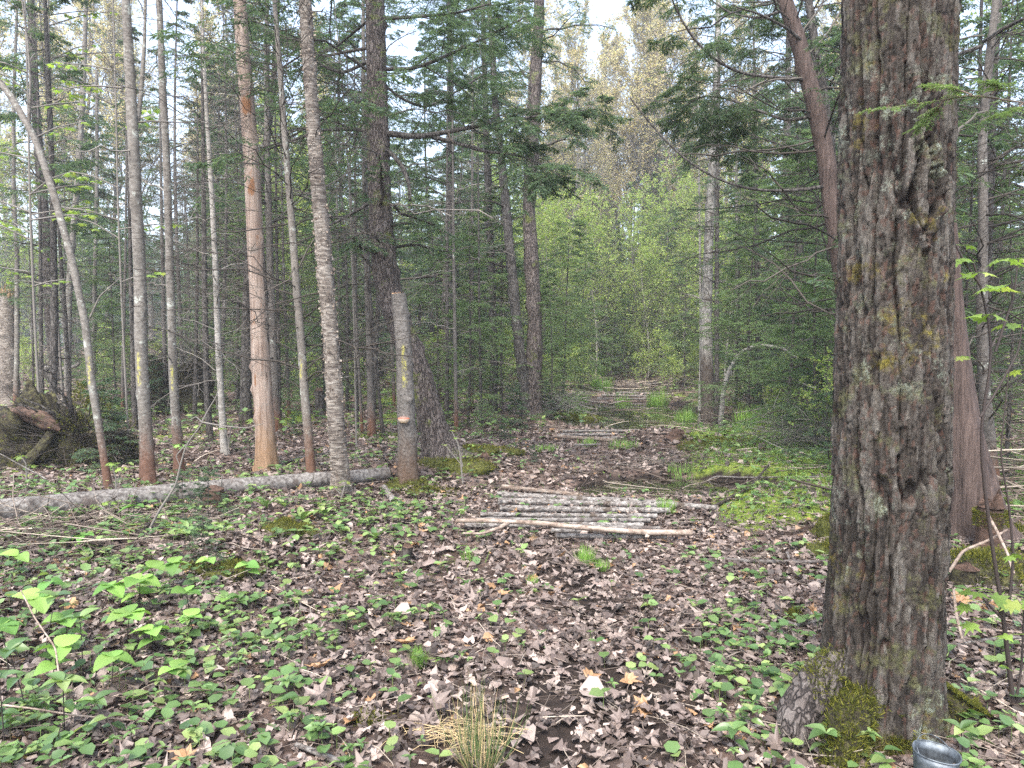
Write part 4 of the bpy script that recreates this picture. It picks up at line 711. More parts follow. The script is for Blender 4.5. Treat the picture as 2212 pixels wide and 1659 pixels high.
# curled bark strips of the yellow birch
def curls(key, n, seed, size=.02):
    root, Pl, r_, Y, b = TREES[key]; rng = np.random.default_rng(seed); k = rng.integers(0, len(Pl) - 1, n); k = k[Pl[k, 2] < 6]; n = len(k); a = rng.random(n) * 6.28
    rd = np.stack([np.cos(a), np.sin(a), a * 0], -1); tn = np.stack([-np.sin(a), np.cos(a), a * 0], -1) * rng.choice([-1, 1], n)[:, None]; pos = Pl[k] + rd * (r_[k] * 1.0)[:, None] + np.array([0, 0, 1]) * rng.normal(size=n)[:, None] * .03
    pr = (np.array([(0, .5, 0), (0, -.5, 0), (.35, .5, .10), (.35, -.5, .10), (.7, .45, .38), (.7, -.4, .38), (.8, .4, .75), (.8, -.3, .75), (.55, .3, .95), (.55, -.3, .95)], float), [(0, 1, 3, 2), (2, 3, 5, 4), (4, 5, 7, 6), (6, 7, 9, 8)], [])
    g = Geo(); leaves(g, pos, tn + rd * .25, rd, size * (.5 + 1.6 * rng.random(n) ** 2), size * (.5 + 1.5 * rng.random(n)), pr, rng); mobj('curled_bark', g.mesh('curled_bark', M['curl']), root, 'stuff')
M['curl'] = leafmat('curled_bark', [(0, (.12, .085, .065)), (.5, (.27, .215, .17)), (1, (.46, .40, .34))], .1, .7, .3)
curls('T8', 1500, 9, .013); curls('T20', 300, 10, .02)
# splintered tops
def splinter(key, n, h, seed, r=1.):
    root, Pl, r_, Y, b = TREES[key]; rng = np.random.default_rng(seed); a = rng.random(n) * 6.28; q = r_[-1] * r * np.sqrt(rng.random(n)); p = Pl[-1] + np.stack([q * np.cos(a), q * np.sin(a), a * 0 - .03], -1)
    hh = h * (.3 + rng.random(n)) * (.5 + .7 * (np.cos(a - 2.4) + 1) / 2); Q = np.stack([p, p + np.stack([a * 0, a * 0, hh * .6], -1), p + np.stack([rng.normal(size=n) * .01, a * 0, hh], -1)], 1)
    g = Geo(); tubes(g, Q, np.stack([a * 0 + .009, a * 0 + .006, a * 0 + .001], -1), 4, rng.random((n, 3))); mobj('splintered_top', g.mesh('splintered_top', M['split']), root)
M['split'] = leafmat('split_wood', [(0, (.25, .13, .07)), (.6, (.42, .25, .14)), (1, (.5, .36, .22))], 0, .8)
splinter('T10', 40, .04, 4, .9); splinter('T20', 60, .3, 5)
# strip of old bark left on the snag
root, Pl, r_, Y, b = TREES['T5']; gs = Geo(); rs = np.random.default_rng(3); zz = np.linspace(at(0, 745, Y)[2], at(0, 520, Y)[2], 30) - b[2]; cx = np.interp(zz, Pl[:, 2], Pl[:, 0]) + np.interp(zz, Pl[:, 2], r_) * .93; cy = np.interp(zz, Pl[:, 2], Pl[:, 1]) - .02
gb = rough_tube(np.stack([cx, cy, zz], -1), np.interp(np.linspace(0, 1, 30), [0, .2, .8, 1], [.006, .03, .022, .004]), 8, .5, 30, None, 8); mobj('bark_strip', gb.mesh('bark_strip', M['dark_bark']), root)
# ================================================================ WOODS BEHIND
def woods():
    rng = np.random.default_rng(77); pts = list(OCC); cnt = 0
    def ok(x, y, md):
        for a, b in pts:
            if (a - x) ** 2 + (b - y) ** 2 < md * md: return False
        return True
    L = dict(slimA='slender fir with bare lower branches deeper in the woods', slimB='slender dark fir with twiggy dead lower branches in the woods', full='dense young hemlock with boughs down to the ground', tall='tall dark hemlock rising in the background woods',
             young='pale green young spruce beside the wet far trail', cedar='bushy cedar with drooping sprays in the woods', bud='tall background maple with pinkish budding twigs against the sky', budB='slimmer background maple with pinkish buds against the sky',
             spring='young birch with fresh yellow green leaves behind the pond', springB='young beech with fresh yellow green leaves in the background', thin='thin maple sapling with sparse yellow green leaves', dead='dead standing fir covered in bare grey twigs', deadB='short dead fir covered in bare grey twigs', bush='low leafy shrub at the edge of the woods', tiny='small hemlock seedling on the forest floor', feather='feathery pale young hemlock between the darker trunks')
    Gp = dict(slimA='slender firs of the woods', slimB='dark slender firs of the woods', full='dense young hemlocks', tall='tall background hemlocks', young='young spruces by the far trail', cedar='bushy cedars', bud='tall budding maples', budB='slimmer budding maples', spring='young birches in new leaf', springB='young beeches in new leaf', thin='thin maple saplings', dead='dead standing firs', deadB='short dead firs', bush='low leafy shrubs', tiny='hemlock seedlings', feather='feathery young hemlocks')
    B = dict(slimA='slender fir with bare lower branches', slimB='slender dark twiggy fir', full='dense green hemlock', tall='tall dark hemlock', young='pale young spruce', cedar='bushy drooping cedar', bud='tall pink budding maple', budB='slim pink budding maple', spring='yellow green young birch', springB='yellow green young beech', thin='thin sparse maple sapling', dead='grey dead twiggy fir', deadB='short grey dead fir', bush='low leafy shrub', tiny='small hemlock seedling', feather='feathery pale hemlock')
    def lab(k, px, Y):
        reg = next(t for lim, t in ((60, 'at the far left'), (230, 'left of the bowed maple'), (340, 'around the forked maple'), (430, 'behind the slim striped maple'), (520, 'left of the bare snag'), (610, 'behind the bare snag'), (700, 'behind the curly birch'), (800, 'right of the curly birch'), (900, 'behind the leaning hemlock'), (1020, 'right of the leaning hemlock'), (1180, 'behind the mossy trunk pair'), (1290, 'left of the pond'), (1420, 'straight up the trail'), (1520, 'left of the pale ash'), (1640, 'right of the pale ash'), (1810, 'left of the massive trunk'), (2060, 'hidden by the massive trunk'), (9999, 'right of the massive trunk')) if px < lim)
        dep = 'near the front' if Y < 16 else 'in the middle distance' if Y < 26 else 'farther back' if Y < 40 else 'far back'
        return B[k] + ' ' + reg + ', ' + dep
    def zone(n, px0, px1, y0, y1, mix, md, clear=2.4, scl=(.8, 1.15)):
        nonlocal cnt; keys = [k for k, _ in mix]; pr = np.array([p for _, p in mix], float); pr /= pr.sum(); made = 0
        for _ in range(n * 6):
            if made >= n: break
            Y = math.sqrt(y0 * y0 + rng.random() * (y1 * y1 - y0 * y0)); px = px0 + rng.random() * (px1 - px0); x = (px - CX) / FPX * Y
            if abs(x - trail_x(Y)) < clear and Y < 31: continue
            if not ok(x, Y, md): continue
            if float(puddle_mask(np.array(x), np.array(Y))) > .03: continue
            k = rng.choice(keys, p=pr); pts.append((x, Y)); place(k, x, Y, lab(k, px, Y), Gp[k], rng.uniform(*scl), rng=rng); made += 1; cnt += 1
    # left wood
    zone(14, -60, 560, 12, 19, [('slimA', 1), ('slimB', 2), ('dead', 4), ('deadB', 2), ('thin', 3)], 1.2)
    zone(24, -100, 480, 19, 38, [('slimA', 2), ('slimB', 3), ('full', 2), ('thin', 2), ('budB', 3), ('springB', 3), ('spring', 2), ('dead', 2)], 1.5)
    zone(24, -100, 520, 38, 75, [('full', 3), ('bud', 3), ('budB', 4), ('slimA', 1), ('springB', 3)], 2.4, scl=(.95, 1.3))
    zone(14, 480, 1060, 12.5, 18, [('slimA', 2), ('slimB', 3), ('dead', 4), ('full', .6)], 1.3, 2.8)
    zone(30, 440, 1120, 18, 36, [('slimA', 3), ('slimB', 3), ('full', 3), ('tall', 2), ('springB', 2), ('spring', 2)], 1.6, 3.0)
    zone(24, 440, 1160, 36, 72, [('tall', 2), ('full', 3), ('slimA', 2), ('budB', 2), ('springB', 2)], 2.4, scl=(.95, 1.25))
    # behind the pond
    zone(9, 1160, 1330, 22, 33, [('young', 3), ('spring', 2)], 1.2, 2.2); zone(8, 1440, 1600, 22, 34, [('young', 2), ('spring', 2), ('full', 1)], 1.3, 2.6)
    zone(20, 1150, 1560, 31, 42, [('spring', 4), ('springB', 4), ('young', 3)], 1.3, 1.0, (.8, 1.1))
    zone(22, 1150, 1560, 42, 58, [('full', 1.5), ('springB', 4), ('slimA', 2), ('spring', 2)], 1.8, 0, (.8, 1.2))
    zone(20, 1150, 1560, 50, 80, [('budB', 4), ('bud', 4)], 2.2, 0, (.70, .92))
    for i in range(13):
        px = 1168 + i * 32 + rng.normal() * 8; Y = rng.uniform(38, 56); t = (150, 210, 110, 170, 240, 190, 90, 130, 60, 120, 210, 160, 90)[i]; k = ('bud', 'budB')[i % 2]; h = 1.6 + (738 - t) / FPX * Y; place(k, (px - CX) / FPX * Y, Y, lab(k, px, Y), Gp[k], h / (19.5, 16.5)[i % 2], rng=rng)
    for px, Y, k, sc in ((1345, 30.5, 'young', .9), (1400, 31.5, 'spring', .8), (1372, 33, 'springB', .8), (1430, 32, 'spring', .7), (1325, 34, 'full', .7), (1395, 37, 'full', .9), (1450, 36, 'full', .8), (1300, 36, 'springB', .9), (1360, 40, 'tall', .6), (1420, 42, 'tall', .65), (1385, 29.5, 'bush', .9), (1420, 31, 'bush', .8), (1450, 29, 'bush', .9), (1320, 30, 'young', .7)): place(k, (px - CX) / FPX * Y, Y, lab(k, px, Y), Gp[k], sc, rng=rng)
    # right wood
    zone(9, 1590, 1800, 12, 19, [('cedar', 3), ('full', 2), ('slimB', 2), ('dead', 3)], 1.4, 3.4, (.6, .9))
    zone(18, 1560, 1900, 19, 38, [('full', 3), ('cedar', 3), ('tall', 1), ('slimA', 2), ('dead', 1), ('spring', 3)], 1.7, 3)
    zone(12, 1540, 1900, 38, 65, [('tall', 1), ('bud', 2), ('full', 3), ('budB', 3)], 2.4)
    zone(9, 2060, 2330, 7.5, 13, [('cedar', 2), ('slimB', 3), ('dead', 4), ('full', 1)], 1.3, 3, (.8, 1.0)); zone(14, 2030, 2330, 13, 34, [('full', 3), ('tall', 1), ('cedar', 3), ('springB', 2)], 1.8); zone(8, 1900, 2330, 34, 60, [('tall', 2), ('full', 3), ('budB', 2)], 2.4)
    # undergrowth
    zone(80, -60, 1120, 13, 42, [('bush', 5), ('tiny', 2), ('spring', .5)], .9, 2.8, (.6, 1.5)); zone(60, 1140, 1620, 20, 46, [('bush', 1)], .8, 1.2, (.7, 1.6)); zone(26, 1560, 1840, 9.5, 22, [('bush', 4), ('tiny', 2)], .8, 2.6, (.5, 1.0))
    print('woods', cnt)
    for px, py, k, sc in ((330, 900, 'tiny', 1.5), (215, 1010, 'tiny', 1.3), (245, 990, 'tiny', 1.1), (640, 940, 'tiny', .5), (450, 1125, 'tiny', .55), (395, 1105, 'tiny', .45), (438, 1215, 'tiny', .38), (1110, 925, 'tiny', 1.0), (1180, 905, 'tiny', .9), (1090, 950, 'tiny', .5), (1150, 1000, 'tiny', .3), (1790, 1010, 'tiny', 1.1), (1770, 960, 'tiny', 1.5), (1740, 905, 'tiny', 1.6), (1260, 845, 'young', .35)):
        p = G(px, py); place(k, p[0], p[1], L[k] if k != 'young' else L[k], Gp[k], sc, rng=rng)
woods()
# far mass that closes the wood
for i, (px, Y, sc) in enumerate([(1010, 13.5, .75), (1085, 15.5, .9), (1190, 14.8, .55), (1215, 19, .9), (945, 16, .9), (1620, 14, .9), (1700, 12, .95), (1765, 10.5, .8), (1590, 18, 1.1), (1480, 27, .9), (1255, 24, .9), (560, 15, .9), (480, 18, 1.0), (700, 17, .9), (250, 17, .8), (2180, 8.5, .7), (2075, 9.5, .9)]):
    place('feather', (px - CX) / FPX * Y, Y, 'feathery pale young hemlock ' + ('beside the dark pair of trunks', 'behind the dark pair of trunks', 'left of the pond at its near end', 'left of the pond at its far end', 'right of the leaning hemlock', 'right of the pale ash', 'left of the massive trunk', 'touching the left side of the massive trunk', 'behind the arching sapling', 'beyond the pond at the right', 'beyond the pond at the left', 'behind the bare snag', 'behind the pale birch', 'behind the curly birch', 'behind the bowed maple', 'at the right edge', 'right of the massive trunk')[i], 'feathery young hemlocks', sc)
def far_woods():
    rng = np.random.default_rng(55); wood, leaf = Geo(), Geo(); n = 420; px = rng.uniform(-250, 2450, n); Y = rng.uniform(75, 125, n); X = (px - CX) / FPX * Y; hgt = rng.uniform(9, 17, n) * np.where((px > 1150) & (px < 1560), .8, 1.0)
    b = np.stack([X, Y, H(X, Y) - .3], -1); P = b[:, None] + np.linspace(0, 1, 4)[None, :, None] * np.stack([X * 0, X * 0, hgt], -1)[:, None]; tubes(wood, P, np.linspace(.18, .03, 4)[None] * np.ones((n, 1)), 5, rng.random((n, 3)) * .6)
    k = 260; s = rng.random((n, k)) ** .8; a = rng.random((n, k)) * 6.28; rr = (1 - s) * 3.0 * rng.random((n, k)) ** .5 + .2
    pos = b[:, None] + np.stack([rr * np.cos(a), rr * np.sin(a), s * hgt[:, None]], -1); pos = pos.reshape(-1, 3); d = np.stack([np.cos(a), np.sin(a), a * 0 - .25], -1).reshape(-1, 3)
    leaves(leaf, pos, d, nrm(np.array([0, 0, 1.]) + .5 * rng.standard_normal(pos.shape)), .9, .5, P_DIA, rng)
    o = mobj('distant_woods', wood.mesh('distant_woods', M['twig_dark']), kind='stuff', label='far off evergreen woods closing the view'); mobj('distant_foliage', leaf.mesh('distant_foliage', M['conifer'], False), kind='stuff', label='far evergreen foliage')
far_woods()
for k, (r0, nm) in PROTO.items():
    if k not in USED:
        print('unused', k)
        for ch in list(r0.children): bpy.data.objects.remove(ch)
        bpy.data.objects.remove(r0)
# ================================================================ LOGS
def log(name, label, a, b, ra, rb, mat, cat='log', group=None, sides=16, amp=.06, freq=14, sag=0., rows=50, seed=0, knots=0, ends=True, mid=None):
    a, b = np.array(a, float), np.array(b, float); c = (a + b) / 2; rng = np.random.default_rng(seed); u = np.linspace(0, 1, rows)[:, None]
    P = a * (1 - u) + b * u - c; w = np.stack([np.zeros(rows), .012 * np.sin(u[:, 0] * 5 + seed) * np.linalg.norm(b - a) / 2, sag * 4 * u[:, 0] * (1 - u[:, 0])], -1); P = P + w
    if mid is not None: P = P + (4 * u * (1 - u)) * np.array(mid)
    ang = math.atan2((b - a)[1], (b - a)[0]); Rm = np.array([[math.cos(-ang), -math.sin(-ang), 0], [math.sin(-ang), math.cos(-ang), 0], [0, 0, 1]]); P = P @ Rm.T
    r = ra + (rb - ra) * u[:, 0]; 
    if knots:
        for _ in range(knots): k0 = rng.random(); r = r * (1 + .22 * np.exp(-((u[:, 0] - k0) / .012) ** 2))
    root = thing(name, label, cat, c, ang, group); g = rough_tube(P, r, sides, amp, freq, None, seed, .3); mobj('bark', g.mesh('bark', M[mat]), root)
    if ends:
        for e, q, s in ((P[0], r[0], -1), (P[-1], r[-1], 1)):
            ge = Geo(); disc(ge, e + np.array([s * .002, 0, 0]), (s, 0, .02), q * .98, 16, rng, .12); mobj('cut_end', ge.mesh('cut_end', M[mat]), root)
    return root
# the long fallen trunk at the left
ga, gb_ = G(-60, 1140), G(838, 1040)
def fallen():
    
    def low(px, py):
        d = ray(px, py); t = np.linspace(4, 14, 600); Q = CAM + d * (t / d[1])[:, None]; return Q[int(np.argmax(Q[:, 2] < H(Q[:, 0], Q[:, 1]) + .075))]
    L0 = low(-80, 1114); L1 = low(432, 1060); L2 = low(838, 1024); u = np.linspace(0, 1, 160); P = np.stack([np.interp(u, [0, .56, 1], [L0[i], L1[i], L2[i]]) for i in range(3)], -1)
    for _ in range(10): Q = P.copy(); P[1:-1] = (Q[:-2] + 2 * Q[1:-1] + Q[2:]) / 4
    gz = H(P[:, 0], P[:, 1]); P[:, 2] = np.maximum(np.interp(u, [0, .56, 1], [L0[2], L1[2], L2[2]]), gz + .03)
    c = P[80].copy(); r = np.interp(u, [0, 1], [.105, .075]); root = thing('fallen_log', 'long grey fallen trunk lying across the left side below the standing maples', 'log', c)
    g = rough_tube(P - c, r, 24, .05, 16, None, 5, .3); mobj('bark', g.mesh('bark', M['log_grey']), root); rng = np.random.default_rng(4)
    ge = Geo(); disc(ge, P[-1] - c, (P[-1] - P[-2]), .07, 16, rng, .5); mobj('broken_end', ge.mesh('broken_end', M['rot']), root)
    for k, h in ((60, .10), (96, .16), (128, .12), (30, .13)):
        w = Geo(); q = P[k] - c; tubes(w, np.array([q, q + [.02, -.10, -.03 + h * .2], q + [.05, -.13, h * .4], q + [.06, -.12, h]]), np.array([.009, .008, .007, .004]), 6, (.4, .5, .5)); mobj('branch_stub', w.mesh('branch_stub', M['twig_grey']), root)
fallen()
# corduroy crossings: every log a thing of its own
def crossing(rows, Yref, group, where, seed):
    """rows: (px0, py0, px1, py1, width px, material, label)"""
    for i, (x0, y0, x1, y1, wd, mat, lab) in enumerate(rows):
        a, b = at(x0, y0, 1.0), at(x1, y1, 1.0); z = Yref
        def hit(px, py, zz): d = ray(px, py); t = (zz - 1.6) / d[2]; return CAM + d * t
        a, b = hit(x0, y0, z), hit(x1, y1, z); r = wd * (a[1] + b[1]) / 2 / FPX / 2
        a[2] += r * 0.1; b[2] += r * 0.1
        log('corduroy_log', lab, a, b, r * .74, r * .66, mat, 'log', group, 16, .10, 16, 0, 60, seed + i, 3)
crossing([(1085, 1052, 1250, 1070, 15, 'birch_bark', 'short loose birch log at the back left of the nearest crossing'),
    (1075, 1069, 1340, 1084, 19, 'log_white', 'split grey log, rearmost full one of the nearest crossing, moss in its cracks'),
    (1300, 1079, 1550, 1098, 19, 'log_white', 'blackened wet log sticking out right from the nearest crossing'),
    (1076, 1084, 1455, 1092, 21, 'log_white', 'thick pale log, second row from the back of the nearest crossing'),
    (1080, 1099, 1448, 1104, 19, 'log_white', 'knotty pale log in the middle of the nearest crossing'),
    (1038, 1112, 1420, 1116, 15, 'log_white', 'log under leaf scraps just before the knotty middle log'),
    (1030, 1123, 1405, 1125, 15, 'log_grey', 'leaf covered grey log behind the long peeled branch'),
    (1004, 1135, 1390, 1135, 17, 'log_white', 'half buried log with black sawn end at the left of the nearest crossing'),
    (1210, 1139, 1425, 1142, 15, 'log_grey', 'smooth grey log just behind the peeled branch'),
    (1190, 1147, 1380, 1150, 13, 'log_grey', 'short grey log tucked under the peeled branch'),
    (1200, 1158, 1440, 1160, 14, 'log_grey', 'dark shadowed log, front edge of the nearest crossing')], .03, 'logs of the nearest corduroy crossing', 'near', 400)
crossing([(1215, 932, 1425, 930, 8, 'log_white', 'pale thin log at the back of the middle crossing'), (1205, 940, 1440, 938, 9, 'log_white', 'long straight log in the middle of the middle crossing'),
    (1196, 943, 1330, 952, 12, 'birch_bark', 'thick log with dark left end at the front of the middle crossing'), (1300, 947, 1430, 945, 9, 'log_white', 'short pale log at the right front of the middle crossing'), (1240, 962, 1300, 960, 6, 'log_white', 'small loose stick lying before the middle crossing')], .075, 'logs of the middle corduroy crossing', 'mid', 430)
crossing([(1330, 848, 1470, 852, 5, 'log_white', 'rear pale log of the farthest crossing'), (1300, 854, 1480, 858, 6, 'log_white', 'long pale log of the farthest crossing'), (1290, 861, 1475, 863, 5, 'log_grey', 'front grey log of the farthest crossing'), (1320, 868, 1460, 866, 4, 'twig', 'dark low log in front of the farthest crossing')], .04, 'logs of the farthest corduroy crossing', 'far', 450)
def stick(name, lab, pts, w0, w1, mat, cat='branch', lift=.03, subs=(), Yz=None, group=None, z=None):
    W = []
    for q in pts:
        if len(q) == 3: W.append(at(q[0], q[1], q[2]))
        else: p = G(q[0], q[1]); p[2] += lift; W.append(p)
    W = np.array(W); c = W.mean(0); u = np.linspace(0, 1, 40); k = np.linspace(0, 1, len(W)); P = np.stack([np.interp(u, k, (W - c)[:, i]) for i in range(3)], -1)
    for _ in range(3): Q = P.copy(); P[1:-1] = (Q[:-2] + 2 * Q[1:-1] + Q[2:]) / 4
    Y = c[1]; r = np.linspace(w0, w1, 40) * Y / FPX / 2; o = thing(name, lab, cat, c, group=group); g = rough_tube(P, r, 10, .14, 22, None, int(pts[0][0])); mobj('stem', g.mesh('stem', M[mat]), o)
    for s in subs:
        V = np.array([at(*q) if len(q) == 3 else G(*q) + [0, 0, lift * .5] for q in s]) - c; uu = np.linspace(0, 1, 14); V = np.stack([np.interp(uu, np.linspace(0, 1, len(V)), V[:, i]) for i in range(3)], -1)
        gg = Geo(); tubes(gg, V, np.linspace(w1 * .8, w1 * .3, 14) * Y / FPX / 2, 6, (.6, .6, .5)); mobj('side_branch', gg.mesh('side_branch', M[mat]), o)
    return o
Yb = G(1250, 1150)[1] - .38
stick('peeled_branch', 'long peeled tan branch lying along the front of the nearest crossing', [(985, 1125, Yb), (1030, 1124, Yb), (1100, 1127, Yb), (1180, 1131, Yb), (1240, 1138, Yb), (1300, 1144, Yb), (1400, 1151, Yb), (1495, 1151, Yb)], 9, 13, 'wood_tan', subs=[[(1100, 1128, Yb), (1080, 1140, Yb - .1), (1040, 1153, Yb - .2), (1000, 1152, Yb - .25)]])
stick('broken_branch', 'broken grey branch with an orange snapped end pointing at the camera, lower left', [(160, 1140, 6.1), (170, 1185, 5.6), (190, 1225, 5.2), (205, 1260, 4.85), (217, 1296, 4.55)], 8, 17, 'log_grey', lift=.05)
e0 = at(217, 1298, 4.53); gx = Geo(); disc(gx, np.zeros(3), (.25, -.8, -.1), .026, 12, rg, .5, (.9, .7, .5)); o_ = mobj('snapped_end', gx.mesh('snapped_end', M['split']), bpy.data.objects['broken_branch']); o_.location = e0 - np.array(bpy.data.objects['broken_branch'].location)
for i, (pts, w0, w1, m_, lab) in enumerate([
    ([(0, 1178, 5.2), (60, 1190, 5.0), (130, 1205, 4.9), (200, 1255, 4.8)], 5, 5, 'dark_bark', 'dark twiggy branch reaching in from the left edge over the herbs'),
    ([(100, 1035, 4.4), (0, 980, 4.4)], 3, 2, 'log_grey', 'thin stick at the far left edge'),
    ([(45, 1275, 3.3), (75, 1335, 3.2), (120, 1400, 3.05), (130, 1480, 2.95)], 3, 4, 'wood_tan', 'thin pale stick standing among the herbs at the lower left'),
    ([(0, 1522, 2.9), (80, 1532, 2.9), (160, 1545, 2.9), (290, 1556, 2.9)], 5, 4, 'wood_tan', 'pale stick lying flat at the lower left corner'),
    ([(640, 1628), (700, 1648), (760, 1680)], 12, 14, 'log_grey', 'grey branch at the bottom edge left of the rush clump'),
    ([(1660, 1010), (1620, 1060), (1580, 1080), (1540, 1105)], 5, 8, 'dark_bark', 'dark curved branch standing out of the small black puddle'),
    ([(1460, 1085), (1500, 1070), (1560, 1062), (1650, 1058), (1760, 1062)], 4, 3, 'dark_bark', 'long thin dark branch over the green patch'),
    ([(1500, 1060), (1545, 1040), (1600, 1042), (1690, 1040), (1800, 1036)], 3, 3, 'log_grey', 'thin straight stick right of the small black puddle'),
    ([(1560, 1218), (1640, 1222), (1720, 1224), (1810, 1222)], 9, 7, 'log_grey', 'grey fallen branch left of the massive trunk'),
    ([(1700, 1205), (1705, 1222), (1698, 1226)], 7, 6, 'log_grey', 'short forked stick lying on the grey fallen branch'),
    ([(1795, 1100, 4.6), (1803, 1130, 4.5), (1795, 1170, 4.45), (1805, 1200, 4.4)], 4, 5, 'wood_tan', 'pale crooked root stem hanging beside the left flank of the massive trunk'),
    ([(1640, 1330), (1720, 1365), (1800, 1345)], 8, 6, 'log_grey', 'short log like stick near the left side of the massive trunk'),
    ([(1300, 832), (1360, 836), (1430, 830)], 3, 3, 'log_white', 'thin pale pole in the brush behind the farthest crossing'),
    ([(1262, 900), (1300, 908), (1340, 916)], 4, 4, 'log_white', 'pale pole floating at the left of the pond'), ([(1300, 918), (1360, 915), (1440, 917)], 3, 3, 'log_white', 'long thin pole across the front of the pond'),
    ([(1310, 893), (1360, 894), (1410, 895)], 3, 3, 'log_white', 'straight pale pole across the middle of the pond'), ([(1270, 922), (1330, 921), (1400, 925)], 4, 3, 'twig', 'dark soaked pole near the middle crossing'),
    ([(1210, 905), (1260, 903), (1290, 900)], 4, 3, 'twig', 'stick along the left bank of the pond'), ([(1010, 1000), (1060, 985), (1110, 978)], 4, 4, 'log_grey', 'branch lying left of the trail beyond the nearest crossing'),
    ([(830, 1010), (870, 1003), (960, 996)], 6, 5, 'dark_bark', 'dark stick on the ground behind the broken spruce'), ([(690, 1010), (780, 992), (860, 985)], 7, 4, 'log_grey', 'long brown stick right of the curly birch foot'),
    ([(600, 1012), (640, 995), (700, 985), (760, 960)], 5, 3, 'log_grey', 'thin stick leaning behind the curly birch'), ([(500, 970), (530, 990), (560, 1008)], 6, 7, 'dark_bark', 'dark dead branch left of the snag foot'),
    ([(830, 1060), (842, 1080), (852, 1092)], 14, 16, 'log_white', 'short white birch piece standing left of the broken spruce foot'), ([(890, 1032), (882, 1042), (878, 1048)], 9, 10, 'log_white', 'pale bark chunk at the foot of the broken spruce'),
    ([(2050, 1235, 4.0), (2080, 1190, 4.0), (2140, 1165, 4.0), (2175, 1145, 4.1)], 7, 5, 'wood_tan', 'pale bent branch right of the massive trunk'), ([(2130, 1105, 4.1), (2155, 1150, 4.0), (2178, 1200, 3.9), (2190, 1240, 3.8)], 7, 5, 'wood_tan', 'pale forked branch crossing the bent one at the right'),
    ([(2040, 1415), (2110, 1400), (2180, 1392), (2260, 1396)], 9, 7, 'log_grey', 'grey stick lying right of the massive trunk'), ([(2060, 1275, 3.6), (2066, 1330, 3.5), (2078, 1380, 3.45)], 6, 6, 'wood_tan', 'pale upright stick touching the right flank of the massive trunk'),
    ([(2050, 1370), (2120, 1372), (2212, 1380)], 4, 4, 'wood_tan', 'thin pale stick near the grey stick at the right'), ([(2080, 1300), (2140, 1302), (2212, 1306)], 4, 4, 'wood_tan', 'thin pale stick under the maple sapling')]):
    stick('dead_branch', lab, pts, w0, w1, m_)
# brush jumble at the right behind the sapling
def jumble(name, lab, cx, cy, n, sx, sy, hz, l, rr, mat, seed, cat='brush pile'):
    rng = np.random.default_rng(seed); g = Geo(); p = np.stack([rng.normal(size=n) * sx, rng.normal(size=n) * sy, np.abs(rng.normal(size=n)) * hz + .02], -1); d = rand_dir(n, rng, .25); L = l * (.4 + rng.random(n)); u = np.linspace(-.5, .5, 6)
    c = rng.standard_normal((n, 1, 3)) * .2; Q = p[:, None] + L[:, None, None] * (u[None, :, None] * d[:, None] + c * (u ** 2)[None, :, None]); b = on(cx, cy); zz = H(Q[..., 0] + cx, Q[..., 1] + cy) - b[2] + .01; Q[..., 2] = np.maximum(Q[..., 2], zz)
    tubes(g, Q, (rr * (.4 + 1.0 * rng.random(n)))[:, None] * np.array([1, 1, .95, .9, .7, .5]), 4, rng.random((n, 3))); o = mobj(name, g.mesh(name, M[mat]), loc=b); tag(o, lab, cat); return o
p = G(2170, 1080); jumble('brush_pile', 'tangle of dead grey branches at the right edge behind the maple sapling', p[0] + .3, p[1], 130, .7, .8, .18, 1.2, .009, 'twig', 1)
p = G(1400, 835); jumble('brush_pile', 'dark sticks heaped in the wet ground behind the farthest crossing', p[0], p[1], 160, 1.5, 1.6, .10, 1.4, .016, 'twig', 2)
p = G(1410, 925); jumble('brush_pile', 'thin grey sticks lying in the pond before the middle crossing', p[0] - .3, p[1], 45, .8, .35, .02, .7, .006, 'twig_grey', 3)
p = G(1460, 1040); jumble('brush_pile', 'dark wiry twigs around the small black puddle', p[0] + .3, p[1] + .35, 70, .45, .15, .03, .6, .0028, 'twig_dark', 4)
p = G(1740, 1000); jumble('brush_pile', 'dome of dead grey twigs left of the massive trunk above the green patch', p[0] + .5, p[1] + 1.4, 150, .35, .4, .35, .8, .0035, 'twig_grey', 5)
p = G(1200, 890); jumble('brush_pile', 'bleached twigs heaped between the mossy pair and the pond', p[0] - .1, p[1] + .5, 160, .6, .8, .18, 1.0, .007, 'twig_grey', 6)
p = G(245, 880); jumble('brush_pile', 'dead sticks leaning left of the forked maple in the woods', p[0], p[1], 90, .6, .7, .3, 1.4, .012, 'twig', 7)
p = G(60, 1170); jumble('brush_pile', 'low tangle of fine brown twigs below the fallen trunk at the left', p[0], p[1], 200, .45, .35, .06, .9, .0035, 'twig', 8)
